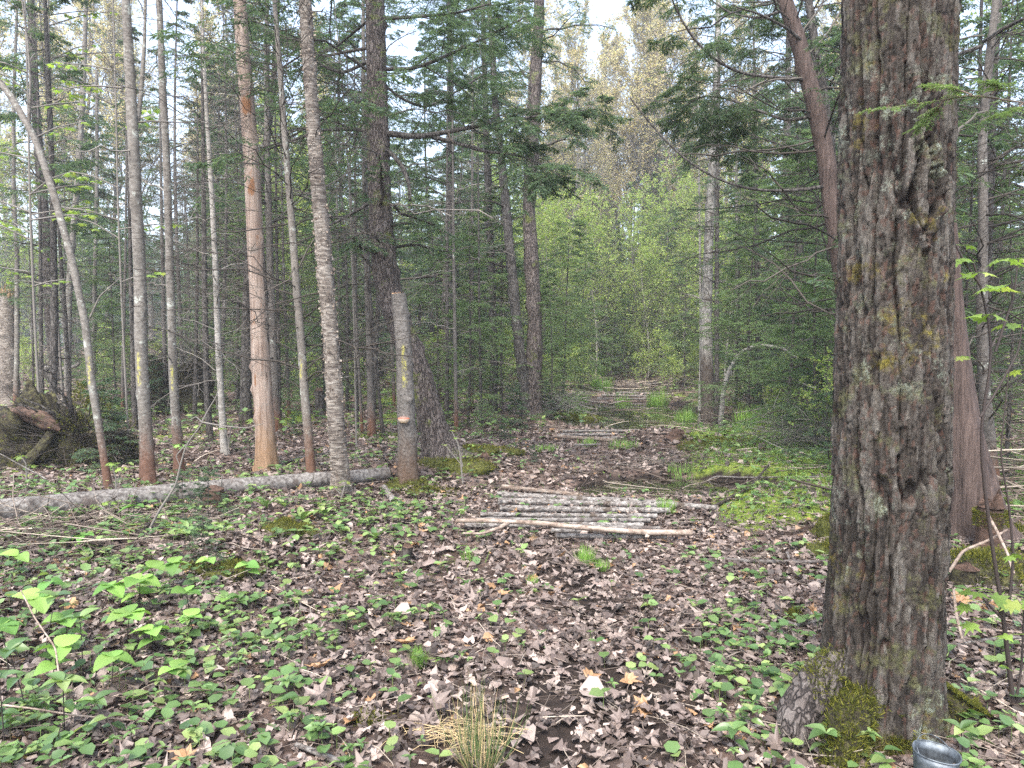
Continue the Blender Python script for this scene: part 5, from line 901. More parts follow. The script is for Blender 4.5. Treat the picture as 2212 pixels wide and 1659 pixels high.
# ================================================================ MOUNDS, ROOT PLATES, STUMPS
def blob(name, lab, cx, cy, sx, sy, sz, mat, seed, cat='mound', amp=.25, dz=-.03, group=None, tuft=None, freq=3., tl=.02, nu=60, nv=30, rz=0, part=None, parent=None):
    u = np.linspace(0, 2 * np.pi, nu, endpoint=False); v = np.linspace(0, np.pi / 2 * 1.15, nv); V, U = np.meshgrid(v, u, indexing='ij'); n = np.stack([np.sin(V) * np.cos(U), np.sin(V) * np.sin(U), np.cos(V)], -1)
    rr = 1 + amp * fbm(n * freq * .5 + seed, 3, seed) * 2 + amp * .35 * fbm(n * freq * 3, 3, seed + 1); P = n * rr[..., None] * np.array([sx, sy, sz]); c_, s_ = math.cos(rz), math.sin(rz); P = np.stack([P[..., 0] * c_ - P[..., 1] * s_, P[..., 0] * s_ + P[..., 1] * c_, P[..., 2]], -1)
    g = Geo(); i = np.arange(nu * nv).reshape(nv, nu); j = np.roll(i, -1, 1); g.add(P, quads=np.stack([i[:-1], i[1:], j[1:], j[:-1]], -1).reshape(-1, 4))
    b = on(cx, cy, dz)
    if parent is None: root = thing(name, lab, cat, b, group=group)
    else: root = parent
    o = mobj(part or 'soil', g.mesh(name, M[mat]), root)
    if tuft:
        rng = np.random.default_rng(seed); k = rng.integers(0, nu * nv, tuft); pp = P.reshape(-1, 3)[k] + rng.normal(size=(tuft, 3)) * .012; nn = n.reshape(-1, 3)[k]; gm = Geo(); leaves(gm, pp, nn + .6 * rng.standard_normal(nn.shape) + [0, 0, .3], rng.standard_normal(nn.shape), tl * (.5 + rng.random(tuft)), tl * .35, P_NEED, rng); mobj('moss', gm.mesh('moss', M['moss']), root, 'stuff')
    return root
for px, py, sx, sy, sz, tf, lab in ((622, 1160, .24, .22, .12, 6000, 'round yellow green moss cushion in front of the curly birch'), (505, 1238, .17, .16, .07, 3500, 'low moss cushion left of the trail in the foreground'), (420, 1232, .16, .12, .05, 2500, 'flat moss patch beside a hemlock seedling in the foreground'),
        (1010, 980, .38, .30, .12, 5000, 'yellow moss hump right of the leaning hemlock foot'), (985, 1012, .42, .25, .12, 4500, 'moss hump spreading below the leaning hemlock foot'), (885, 1052, .26, .18, .10, 3500, 'moss skirt around the broken spruce foot'), (1050, 975, .5, .25, .06, 3500, 'flat moss patch on the left edge of the trail'),
        (1215, 905, .7, .45, .10, 4500, 'moss bank at the left front corner of the pond'), (1800, 1160, .16, .16, .22, 6000, 'dark green mossy lump against the left flank of the massive trunk'), (1785, 1200, .16, .12, .10, 2000, 'small brown moss cushion by the massive trunk'), (930, 1060, .3, .15, .05, 2500, 'thin moss patch right of the broken spruce'),
        (1560, 960, .7, .5, .08, 4500, 'moss bed in front of the pale ash'), (745, 1175, .10, .08, .04, 1200, 'tiny moss tuft right of the round cushion'), (1295, 1105, .10, .05, .03, 900, 'moss scrap on the nearest crossing'), (800, 1562, .10, .07, .04, 1500, 'small moss tuft near the bottom edge'), (1715, 1340, .05, .05, .07, 1200, 'knob of moss left of the massive trunk foot'),
        (2195, 1150, .2, .2, .07, 2500, 'moss cushion at the right edge near the mossy stump')):
    p = G(px, py); blob('moss_cushion', lab, p[0], p[1], sx, sy, sz, 'mossy', int(px), 'moss', tuft=tf, tl=.016 * max(1, p[1] / 6))
def roots(parent, n, R0, seed, mat, z=.5, L=.6, r=.02, spread=1., front=True, name='root'):
    rng = np.random.default_rng(seed)
    for i in range(n):
        a = rng.uniform(-.2, math.pi + .2); d = np.array([math.cos(a), -.35 - .3 * rng.random(), math.sin(a) * .9]); l = L * rng.uniform(.5, 1.2); u = np.linspace(0, 1, 12)[:, None]
        P = np.array([0, 0, z]) + d * R0 * .5 + d * l * u + np.cumsum(rng.normal(size=(12, 3)) * .025, 0) + np.array([0, 0, -.15]) * u ** 2 * rng.choice([1, -.5]); g = rough_tube(P, np.linspace(r * rng.uniform(.6, 1.4), r * .15, 12), 7, .15, 12, None, i); mobj(name, g.mesh(name, M[mat]), parent)
def fine_roots(parent, n, sx, sz, seed):
    rng = np.random.default_rng(seed); a = rng.random(n) * math.pi; q = np.sqrt(rng.random(n)); P0 = np.stack([sx * q * np.cos(a), -.3 * np.ones(n) + .1 * q, sz * q * np.sin(a)], -1); d = nrm(np.stack([np.cos(a) * q, -.5 - .5 * rng.random(n), np.sin(a) * q - .3], -1) + .3 * rng.standard_normal((n, 3))); u = np.linspace(0, 1, 5)
    Q = P0[:, None] + (.15 + .4 * rng.random(n))[:, None, None] * (u[None, :, None] * d[:, None] + rng.standard_normal((n, 1, 3)) * .3 * (u ** 2)[None, :, None]); g = Geo(); tubes(g, Q, .007 * (.4 + rng.random(n))[:, None] * np.linspace(1, .3, 5), 3, rng.random((n, 3)) * .8); mobj('fine_roots', g.mesh('fine_roots', M['twig_dark']), parent, 'stuff')
p = G(150, 1010); x0, y0 = p[0], p[1] + .35
rw = blob('root_mound', 'big mossy upturned root mound with a dark hollow at the left edge', x0, y0, .62, .5, .60, 'dark_moss', 31, 'root mound', .6, tuft=9000, freq=6, tl=.03)
o = blob('x', '', x0 - .75, y0 - .1, .5, .35, .40, 'dark_moss', 33, part='side_lump', parent=rw, amp=.4); rw.children[-1].location = (-.7, .1, .05)
g = rough_tube(np.array([(-.95, -.1, .62), (-.6, -.25, .68), (-.25, -.4, .60), (.0, -.5, .50)]), np.array([.03, .075, .085, .012]), 20, .6, 9, 40, 4, .1); mobj('rotten_log', g.mesh('rotten_log', M['rot']), rw)
g = rough_tube(np.array([(-.15, -.35, .5), (-.22, -.5, .3), (-.35, -.6, .12), (-.38, -.65, -.1)]), np.array([.06, .07, .06, .08]), 12, .2, 9, 24, 5, .2); mobj('root', g.mesh('root', M['dark_moss']), rw)
roots(rw, 14, .6, 7, 'dark_bark', .3, .6, .018); fine_roots(rw, 420, .7, .6, 13)
p = G(375, 895); rp = blob('root_plate', 'dark upturned root plate bristling with fine roots deep in the left woods', p[0], p[1] + .3, .75, .35, 1.25, 'dark_moss', 41, 'root plate', .3, freq=4)
fine_roots(rp, 500, .8, 1.25, 3); roots(rp, 8, .7, 9, 'dark_bark', .6, .7, .03)
p = G(130, 885); tw = thing('twisted_root', 'twisted dead grey root arching above the mossy root mound', 'dead root', on(p[0], p[1]))
Yt = p[1]; bx = np.array(tw.location)
for nm, pts, w0, w1, m_ in (('trunk', [(150, 905), (140, 870), (120, 835), (95, 800), (88, 785)], 20, 9, 'dark_bark'), ('root', [(95, 800), (110, 792), (135, 798), (160, 792), (172, 785)], 13, 6, 'log_grey'), ('root', [(128, 850), (150, 838), (170, 850), (178, 862)], 9, 4, 'dark_bark'), ('root', [(150, 905), (120, 900), (95, 905)], 9, 5, 'dark_bark'), ('root', [(140, 870), (165, 890), (175, 915)], 8, 4, 'dark_bark')):
    W = at(np.array([q[0] for q in pts]), np.array([q[1] for q in pts]), Yt) - bx; g = rough_tube(W, np.linspace(w0, w1, len(pts)) * Yt / FPX / 2, 10, .25, 8, 26, int(pts[0][0])); mobj(nm, g.mesh(nm, M[m_]), tw)
def stump(name, lab, px, py, w, h, mat, seed, moss=0, lean=(0, 0)):
    p = G(px, py); r = w * p[1] / FPX / 2; hh = h * p[1] / FPX; o = thing(name, lab, 'stump', on(p[0], p[1], -.03)); rng = np.random.default_rng(seed); u = np.linspace(0, 1, 26)
    P = np.stack([lean[0] * u, lean[1] * u, u * (hh + .03)], -1); g = rough_tube(P, r * (1 + .35 * np.exp(-u * 7)) * (1 - .1 * u), 24, .22, 7, None, seed, .1); mobj('bark', g.mesh('bark', M[mat]), o)
    ge = Geo(); disc(ge, P[-1], (lean[0] * .3, 0, 1), r * .9, 18, rng, .5, (.5, .3, .5)); mobj('top', ge.mesh('top', M['rot']), o)
    if moss: k = moss; a = rng.random(k) * 6.28; q = r * (1 + .1 * rng.random(k)); zz = hh * (1 - .35 * rng.random(k) ** 2); gm = Geo(); pp = np.stack([q * np.cos(a) * (1 - .0 * zz), q * np.sin(a), zz], -1); leaves(gm, pp, pp * [1, 1, 0] * 3 + [0, 0, .3] + .2 * rng.standard_normal(pp.shape), rng.standard_normal(pp.shape), .02, .006, P_NEED, rng); mobj('moss', gm.mesh('moss', M['moss']), o, 'stuff')
    return o
stump('rotten_stump', 'short reddish rotten stump in front of the fallen trunk', 464, 1102, 44, 44, 'rot', 1); stump('rotten_stump', 'torn brown stump on the leafy hump right of the trail', 1452, 952, 34, 16, 'rot', 2, lean=(.1, 0)); stump('mossy_stump', 'small mossy stump at the foot of the wide cedar', 2138, 1190, 60, 95, 'rot', 3, 1800)
stump('mossy_stump', 'black rotten stump behind the curly birch', 690, 905, 22, 60, 'dark_bark', 4); stump('rotten_stump', 'low brown stump far up the trail by the trees', 1375, 792, 18, 30, 'dark_bark', 5); stump('dark_stump', 'tiny dark stub sticking out of the herbs mid foreground', 872, 1215, 26, 34, 'dark_bark', 6, lean=(.03, 0))
stump('mossy_stump', 'rotten log stub under moss right of the massive trunk', 2085, 1262, 60, 34, 'dark_moss', 7); stump('dark_stump', 'dark broken stub left of the trail beyond the nearest crossing', 1045, 1002, 30, 14, 'rot', 8)
# mossy slope behind the big trunk on the right
p = G(2110, 1235); blob('moss_cushion', 'sloping mossy root heap between the massive trunk and the wide cedar', p[0], p[1], .32, .3, .16, 'dark_moss', 71, 'moss', tuft=9000, tl=.02)
# shelf fungus
root, Pl, r_, Y, b = TREES['T10']; u = np.linspace(-1, 1, 25)
def conk():
    c = at(872, 905, Y - r_[40] * .95); nu, nv = 28, 10; U, V = np.meshgrid(np.linspace(0, 2 * np.pi, nu, endpoint=False), np.linspace(0, 1, nv)); R_ = .062; rad = np.sin(V * np.pi) ** .6 * R_; z = np.where(V < .5, .035 * np.cos(V * np.pi) ** 2, -.045 * np.cos(V * np.pi) ** 2)
    P = np.stack([rad * np.cos(U) * 1.05, rad * np.sin(U) * .75, z + .004 * np.cos(rad * 300)], -1); i = np.arange(nu * nv).reshape(nv, nu); j = np.roll(i, -1, 1); q = np.stack([i[:-1], j[:-1], j[1:], i[1:]], -1)
    m, n, pb, o = newmat('fungus_cap'); t = NT(n); co = t.node('ShaderNodeTexCoord').outputs['Object']; sp = t.node('ShaderNodeSeparateXYZ'); t.link(co, sp.inputs[0]); t.link(t.ramp(t.rng(sp.outputs[2], -.02, .035), [(0, (.55, .42, .30)), (.33, (.60, .50, .40)), (.42, (.38, .10, .05)), (.7, (.20, .12, .09)), (1, (.12, .09, .08))]), pb.inputs['Base Color']); pb.inputs['Roughness'].default_value = .6
    o = thing('bracket_fungus', 'bracket fungus with red rim and cream underside on the broken spruce', 'fungus', c); g = Geo(); g.add(P, quads=q.reshape(-1, 4)); mobj('cap', g.mesh('cap', m), o)
conk()
# ================================================================ BUCKET
def bucket():
    m, n, pb, o = newmat('galvanised_steel'); t = NT(n); co = t.node('ShaderNodeTexCoord').outputs['Object']; t.link(t.ramp(t.noise(co, 14, 5, .7), [(.36, (.05, .055, .06)), (.52, (.13, .15, .165)), (.7, (.24, .26, .28))]), pb.inputs['Base Color']); pb.inputs['Metallic'].default_value = .75; pb.inputs['Roughness'].default_value = .58; t.bump(pb, t.noise(co, 18, 4), .4, .006)
    p = at(2014, 1700, 2.56); p = on(p[0], p[1], 0); c = thing('sap_bucket', 'dented grey metal bucket at the foot of the massive trunk', 'bucket', p); c.rotation_euler = (.03, .07, .4)
    def lathe(prof, name, mat, wob=0):
        a = np.linspace(0, 2 * np.pi, 56, endpoint=False); P = np.array([[(r_ * (1 + wob * math.cos(2 * q + .6) * (z / .15)) * math.cos(q), r_ * (1 - wob * math.cos(2 * q + .6) * (z / .15)) * math.sin(q), z) for q in a] for r_, z in prof]); i = np.arange(len(prof) * 56).reshape(-1, 56); j = np.roll(i, -1, 1)
        g = Geo(); g.add(P, quads=np.stack([i[:-1], j[:-1], j[1:], i[1:]], -1).reshape(-1, 4)); return mobj(name, g.mesh(name, mat), c)
    lathe([(.0, .004), (.056, .004), (.058, 0), (.062, .03), (.0625, .034), (.062, .038), (.072, .115), (.0728, .119), (.072, .123), (.075, .148), (.0735, .148), (.070, .118), (.060, .036), (.055, .008), (0, .008)], 'body', m, .06)
    a = np.linspace(0, 2 * np.pi, 49); g = Geo(); tubes(g, np.stack([.0755 * (1 + .06 * np.cos(2 * a + .6)) * np.cos(a), .0755 * (1 - .06 * np.cos(2 * a + .6)) * np.sin(a), a * 0 + .148], -1), np.full(49, .0028), 8); mobj('rim', g.mesh('rim', m), c)
    a = np.linspace(0, np.pi, 20); g = Geo(); tubes(g, np.stack([.077 * np.cos(a), .055 * np.sin(a), .14 + .045 * np.sin(a)], -1), np.full(20, .0016), 6); mobj('handle', g.mesh('handle', m), c)
    g = Geo(); disc(g, np.array([0, 0, .03]), (0, 0, 1), .056, 24, rg, .1, (.1, .1, .1)); mobj('debris', g.mesh('debris', M['litter']), c, 'stuff')
bucket()
# leaf scraps and twigs caught on the crossings
def scraps():
    rng = np.random.default_rng(44); g = Geo(); k = 0
    for (px0, px1, py0, py1, zz, n, s) in ((1010, 1440, 1062, 1156, .07, 300, .035), (1205, 1440, 930, 950, .14, 50, .05), (1300, 1475, 848, 866, .08, 80, .08)):
        px = rng.uniform(px0, px1, n); py = rng.uniform(py0, py1, n); d = ray(px, py); t = (zz - 1.6) / d[:, 2]; P = CAM + d * t[:, None]; P[:, 2] = zz - .035 * rng.random(n) ** 2; m = fbm(np.stack([P[:, 0] * 3, P[:, 1] * 3, px * 0], -1), 2, 9) > -.12; P = P[m]; n = len(P)
        leaves(g, P, rand_dir(n, rng, .1), nrm(np.array([0, 0, 1.]) + .4 * rng.standard_normal((n, 3))), s * (.4 + .9 * rng.random(n)), s * (.4 + .9 * rng.random(n)), LITSIMPLE[k], rng); k += 1
    mobj('leaf_scraps', g.mesh('leaf_scraps', M['litter'], False), kind='stuff', label='leaf scraps caught on the log crossings')
scraps()
# ================================================================ HERBS
LEAF_HEART = leafgrid(7, 4, lambda l: np.clip(np.sin(np.pi * np.clip(l, 0, 1) ** .62), 0, 1) * .78 + .02 * (l < .99), .16, .22)
LEAF_LANCE = leafgrid(6, 2, lambda l: np.sin(np.pi * l ** .85) * .42 + .01, .25, .25)
LEAF_PLEAT = leafgrid(22, 8, lambda l: np.clip(np.sin(np.pi * np.clip(l, 0, 1) ** .6), 0, 1) ** .8 * 1.0, .10, .32, .016, 8)
LEAF_OVATE = leafgrid(8, 4, lambda l: np.sin(np.pi * l ** .8) * .6 + .01, .22, .3, .004, 7)
LEAF_RAMP = leafgrid(10, 4, lambda l: np.sin(np.pi * np.clip(l, 0, 1) ** 1.25) * .36 + .03, .25, .35)
M['pleat'] = leafmat('pleated_leaves', [(0, (.10, .22, .05)), (.5, (.17, .31, .07)), (1, (.24, .38, .09))], .35, .5, .35)
M['stem'] = leafmat('herb_stems', [(0, (.09, .06, .04)), (.5, (.12, .13, .05)), (1, (.14, .20, .06))], 0, .6)
M['stem_dark'] = leafmat('dark_stems', [(0, (.02, .015, .013)), (1, (.06, .045, .04))], 0, .6)
def plant_proto(nm, seed, spec, mat, stemmat='stem'):
    """spec: list of (stem path, stem radius, [(pos, dir, length, width, proto)])"""
    rng = np.random.default_rng(seed); root = thing(nm, 'x', 'plant')
    for path, r, lv in spec:
        g = Geo(); path = np.array(path, float); tubes(g, path, np.linspace(r, r * .6, len(path)), 5, rng.random((1, 3))); mobj('stem', g.mesh('stem', M[stemmat]), root)
        for pos, d, L, W, pr in lv:
            g = Geo(); leaves(g, np.array([[0., 0, 0]]), np.array([d], float), np.array([[-d[0] * .4 + rng.normal() * .15, -d[1] * .4 + rng.normal() * .15, 1.]]), L, W, pr, rng); o = mobj('leaf', g.mesh('leaf', M[mat]), root); o.location = pos
    return root
def whorl(c, n, L, W, pr, rng, el=.15, a0=0): return [(c, (math.cos(a0 + k * 2 * math.pi / n), math.sin(a0 + k * 2 * math.pi / n), el + rng.normal() * .12), L * rng.uniform(.8, 1.15), W * rng.uniform(.85, 1.1), pr) for k in range(n)]
rp_ = np.random.default_rng(90); PL = []
for i in range(5):   # mayflower: one to three heart leaves
    h = rp_.uniform(.05, .10); n = (1, 2, 2, 3, 2)[i]; a = rp_.random() * 6.28; path = [(0, 0, -.02), (.003, .002, h * .5), (.006, -.004, h)]
    PL.append(('mayflower_plant', plant_proto('mayflower_plant', 91 + i, [(path, .0014, [((.003 + .004 * k, 0, h * (.55 + .45 * k / max(n - 1, 1))), (math.cos(a + k * 2.4), math.sin(a + k * 2.4), .25), rp_.uniform(.055, .078), rp_.uniform(.055, .078), LEAF_HEART) for k in range(n)])], 'green')))
for i in range(3):   # starflower / bunchberry whorls
    h = rp_.uniform(.06, .11); PL.append(('starflower_plant', plant_proto('starflower_plant', 97 + i, [([(0, 0, -.02), (.002, 0, h * .5), (.004, .003, h)], .0014, whorl((.004, .003, h), (5, 6, 6)[i], .052, .05, LEAF_LANCE, rp_) + whorl((.004, .003, h + .004), 3, .026, .03, LEAF_LANCE, rp_, .7, .5))], 'green')))
def herb_spots(n, rng):
    X, Y = scatter(n, 2.15, 8.0, rng, .2, .3); px = CX + X / Y * FPX; py = 738 + 2574 / Y
    dn = np.where(px < 860, 1.1 * sm(py, 1150, 1380) * (1 - .85 * sm(px, 560, 900)), 0) + .55 * sm(px, 1380, 1560) * sm(py, 1180, 1260) + .9 * sm(px, 1520, 1640) * sm(py, 1380, 1500) * (1 - sm(px, 1800, 1900)) + .32 * sm(py, 1060, 1110) * (1 - sm(px, 860, 1000)) + .10
    dn = dn * (.45 + .9 * sm(fbm(np.stack([X * 2.2, Y * 2.2, X * 0], -1), 2, 77), -.25, .3)); k = (rng.random(n) < dn) & keep_off(X, Y); return X[k], Y[k]
rng = np.random.default_rng(61); X, Y = herb_spots(900, rng); od = np.argsort(Y); X, Y = X[od], Y[od]; first = {}
def group_of(x, y):
    px = CX + x / y * FPX
    if px < 760: return ('herbs at the lower left', 'in the dense green patch at lower left')
    if px > 1380: return ('herbs left of the massive trunk', 'on leaf litter left of the massive trunk')
    return ('herbs on the near trail', 'among dead leaves on the near trail')
cntp = {'mayflower_plant': 0, 'starflower_plant': 0}
for x, y in zip(X, Y):
    i = rng.integers(0, 8); nm, root = PL[i]
    if cntp[nm] >= (210 if nm[0] == 'm' else 90): continue
    cntp[nm] += 1; gname, tail = group_of(x, y); kind = 'broad heart leaved mayflower plant ' if nm[0] == 'm' else 'star shaped starflower whorl '
    loc = on(x, y, .012); s = rng.uniform(.55, 1.15)
    if i not in first: first[i] = 1; root.location = loc; root.rotation_euler = (0, 0, rng.random() * 6.3); root.scale = (s,) * 3; tag(root, kind + tail, 'plant', ('mayflower ' if nm[0] == 'm' else 'starflower ') + gname)
    else: copy_thing(root, loc, rng.random() * 6.3, s, kind + tail, ('mayflower ' if nm[0] == 'm' else 'starflower ') + gname, (rng.normal() * .08, rng.normal() * .08))
print('herbs', cntp)
def ground_cover():
    rng = np.random.default_rng(62); g = Geo(); st = Geo()
    def put(X, Y, nl, L, W, pr, h, el=.2, mat=None):
        n = len(X); hh = h * (.5 + .8 * rng.random(n)); base = surf(X, Y, 0); a0 = rng.random(n) * 6.28
        for k in range(nl):
            m = rng.random(n) < (1 if k == 0 else .75); a = a0 + k * 2 * math.pi / nl + rng.normal(size=n) * .3; d = np.stack([np.cos(a), np.sin(a), el + .25 * rng.standard_normal(n)], -1); pos = base + np.stack([a * 0, a * 0, hh * (.8 + .2 * rng.random(n))], -1); s = (.6 + .7 * rng.random(n))
            nor = nrm(np.stack([-.3 * d[:, 0], -.3 * d[:, 1], a * 0 + 1], -1) + .2 * rng.standard_normal((n, 3))); leaves(g, pos[m], d[m], nor[m], (L * s)[m], (W * s)[m], pr, rng)
        tubes(st, np.stack([base, base + np.stack([0 * hh, 0 * hh, hh], -1)], 1), np.full((n, 2), .0012) * (1 + Y[:, None] / 8), 3, rng.random((n, 3)))
    X, Y = herb_spots(3800, rng); put(X, Y, 2, .055, .055, P_OVAL, .07)
    X, Y = herb_spots(1500, rng); put(X, Y, 5, .035, .016, P_OVAL, .06)
    X, Y = scatter(9500, 5.2, 14, rng, .3, .4); d = X - trail_x(Y); px = CX + X / Y * FPX; py = 738 + 2574 / Y
    dn = np.clip(sm(-d, .9, 2) * (.30 + .5 * (1 - sm(Y, 6.5, 8))) + .95 * green_mask(X, Y) * sm(d, .8, 1.5) + .05, 0, 1) * (.4 + .9 * sm(fbm(np.stack([X * 1.5, Y * 1.5, X * 0], -1), 2, 78), -.3, .3)); k = (rng.random(len(X)) < dn) & (puddle_mask(X, Y) < .05); put(X[k], Y[k], 3, .06, .045, P_OVAL, .08)
    X, Y = scatter(9000, 12, 40, rng, .3, .6); d = X - trail_x(Y); k = (rng.random(len(X)) < .25 + .6 * sm(np.abs(d), 1.5, 3) * sm(fbm(np.stack([X * .5, Y * .5, X * 0], -1), 2, 79), -.3, .3)) & (puddle_mask(X, Y) < .05); put(X[k], Y[k], 3, .13, .09, P_DIA, .22)
    mobj('ground_cover', g.mesh('ground_cover', M['green']), kind='stuff', label='low green seedlings and herbs scattered over the forest floor'); mobj('herb_stalks', st.mesh('herb_stalks', M['stem']), kind='stuff', label='fine stalks of the low herbs')
ground_cover()
# fine grass and moss fuzz in the wet green areas
def turf():
    rng = np.random.default_rng(63); g = Geo(); X, Y = scatter(52000, 5.2, 15, rng, .3, .5); gm = green_mask(X, Y); d = X - trail_x(Y); k = (rng.random(len(X)) < gm * (.25 + .75 * sm(d, .6, 1.2))) & (puddle_mask(X, Y) < .10); X, Y = X[k], Y[k]; n = len(X)
    leaves(g, surf(X, Y, -.005), np.array([0, 0, 1.]) + .5 * rng.standard_normal((n, 3)) * [1, 1, .2], rng.standard_normal((n, 3)), (.04 + .09 * rng.random(n) ** 2), .0085 * (Y / 7), P_NEED, rng); mobj('turf', g.mesh('turf', M['grass']), kind='stuff', label='short bright grass and moss fuzz in the wet green patch')
turf()
def tuft(name, lab, px, py, n, h, spread, mat, seed, w=.004, dry=0, lean=.5, group=None, base_r=None):
    p = G(px, py); rng = np.random.default_rng(seed); a = rng.random(n) * 6.28; q = np.sqrt(rng.random(n)) * (base_r or spread * .45); pos = np.stack([q * np.cos(a), q * np.sin(a), a * 0 - .01], -1); zt = H(pos[:, 0] + p[0], pos[:, 1] + p[1]) - p[2]; pos[:, 2] += zt; b = a + rng.normal(size=n) * .5
    k = lean * rng.random(n) ** .8; d = np.stack([np.cos(b) * k, np.sin(b) * k, 1 - .5 * k], -1); g = Geo(); t = rng.random((n, 3)); 
    if dry: t[:, 0] = np.where(rng.random(n) < dry, .5 + .5 * rng.random(n), .45 * rng.random(n))
    leaves(g, pos, d, np.stack([np.cos(b), np.sin(b), .2 + 0 * b], -1) + .3 * rng.standard_normal((n, 3)), h * (.5 + .6 * rng.random(n)), w, P_BLADE, rng, t); o = mobj(name, g.mesh(name, M[mat]), loc=p); tag(o, lab, 'grass tuft', group); return o
for i, (px, py, n, h, s, w, lab) in enumerate([(1345, 888, 260, .42, .42, .012, 'bright green sedge tuft in the middle of the pond'), (1420, 888, 320, .55, .45, .012, 'tall bright green sedge tuft at the right of the pond'), (1252, 880, 240, .5, .5, .012, 'light green sedge tuft on the left bank of the pond'), (1300, 845, 260, .6, .7, .016, 'sedge patch in the wet ground behind the pond'),
        (1270, 965, 120, .16, .30, .007, 'short grass tuft before the middle crossing'), (1345, 968, 200, .14, .5, .007, 'wide low grass patch in the trail before the middle crossing'), (1180, 975, 150, .12, .4, .007, 'low grass patch left of the trail centre'), (1265, 1222, 200, .16, .11, .0035, 'small bright grass tuft in the trail before the nearest crossing'), (1300, 1232, 120, .10, .10, .003, 'thin pale grass tuft right of the small bright one'),
        (905, 1446, 240, .12, .05, .0022, 'fine green rush tuft left of the trail in the foreground'), (1440, 1108, 120, .17, .14, .005, 'grass tuft growing over the right ends of the nearest crossing'), (1010, 1212, 60, .1, .08, .003, 'faint grass tuft left of the trail'), (1150, 1265, 70, .08, .08, .003, 'sparse grass tuft in the trail litter'), (1470, 1030, 160, .14, .35, .006, 'grass fringe behind the small black puddle'),
        (1480, 920, 220, .4, .5, .010, 'grass at the right bank of the pond'), (1620, 915, 200, .35, .6, .010, 'pale grass under the arching sapling'), (1290, 812, 220, .6, .7, .02, 'pale dry sedge at the foot of the white footed birch')]):
    tuft('grass_tuft', lab, px, py, n, h, s, 'grass', 500 + i, w)
tuft('rush_clump', 'big clump of stiff green and straw rushes at the bottom of the picture', 1040, 1668, 150, .36, .11, 'rush', 520, .0030, .3, .6, base_r=.05)
rr_ = np.random.default_rng(521); n = 70; p = G(1000, 1610); a = rr_.random(n) * 6.28; g = Geo(); tubes(g, np.stack([p + np.stack([rr_.normal(size=n) * .10, rr_.normal(size=n) * .06, .03 + 0 * a], -1)] * 3, 1) + (.1 + .22 * rr_.random(n))[:, None, None] * np.array([-.5, 0, .5])[None, :, None] * np.stack([np.cos(a), .6 * np.sin(a), .1 * rr_.normal(size=n)], -1)[:, None] + np.array([0, 0, .02]) * np.array([0, 1, 0])[None, :, None], np.full((n, 3), .0014), 3, np.stack([.7 + .3 * rr_.random(n), rr_.random(n), rr_.random(n)], -1)); mobj('straw', g.mesh('straw', M['rush']), kind='stuff', label='fallen straw stems around the rush clump')
# broad leaf ramps (trout lily like)
def ramp(px, py, s, seed, lab, n=4):
    p = G(px, py); rng = np.random.default_rng(seed); o = thing('lily_plant', lab, 'plant', p)
    for k in range(n): a = k * 2 * math.pi / n + rng.random(); g = Geo(); leaves(g, np.zeros((1, 3)), np.array([[math.cos(a) * .6, math.sin(a) * .6, .8]]), np.array([[-math.cos(a), -math.sin(a), .7]]), s * rng.uniform(.8, 1.1), s * rng.uniform(.8, 1.), LEAF_RAMP, rng); mobj('leaf', g.mesh('leaf', M['green']), o)
for i, (px, py, s, lab) in enumerate([(652, 1130, .19, 'large lily plant rising behind the round moss cushion'), (700, 1118, .14, 'lily plant right behind the round moss cushion'), (575, 1098, .15, 'lily plant between the reddish stump and the curly birch'), (540, 1092, .14, 'lily plant right of the reddish stump'), (615, 1100, .12, 'smaller lily plant below the fallen trunk'), (810, 1165, .13, 'lily plant mid foreground right of the cushion'), (400, 1160, .15, 'lily plant below the fallen trunk near the bare sapling'), (145, 1175, .16, 'lily plant among the brown twigs at the left'), (1010, 1205, .10, 'little lily plant left of the trail'), (860, 1100, .12, 'lily plant near the white birch piece')]): ramp(px, py, s, 600 + i, lab)
# hobblebush seedlings with pleated round leaves
def hobble(px, py, h, L, seed, lab, n=4, mat='pleat', pr=None, hor=.1, pairs=1):
    p = G(px, py); rng = np.random.default_rng(seed); dx, dy = rng.normal(size=2) * .15 * h; path = [(0, 0, -.02), (dx * .3, dy * .3, h * .4), (dx, dy, h)]; a0 = rng.random() * 6.28
    lv = [((dx, dy, h), (math.cos(a0 + k * 2 * math.pi / n), math.sin(a0 + k * 2 * math.pi / n), hor + rng.normal() * .2), L * rng.uniform(.7, 1.1), L * rng.uniform(.8, 1.0), pr or LEAF_PLEAT) for k in range(n)]
    if pairs > 1: lv += [((dx * .5, dy * .5, h * .62), (math.cos(a0 + 1 + k * math.pi), math.sin(a0 + 1 + k * math.pi), .1), L * .8, L * .75, pr or LEAF_PLEAT) for k in range(2)]
    r0 = plant_proto('hobblebush_seedling', seed, [(path, .003, lv)], mat, 'stem_dark'); r0.location = p; r0['label'] = lab; return r0
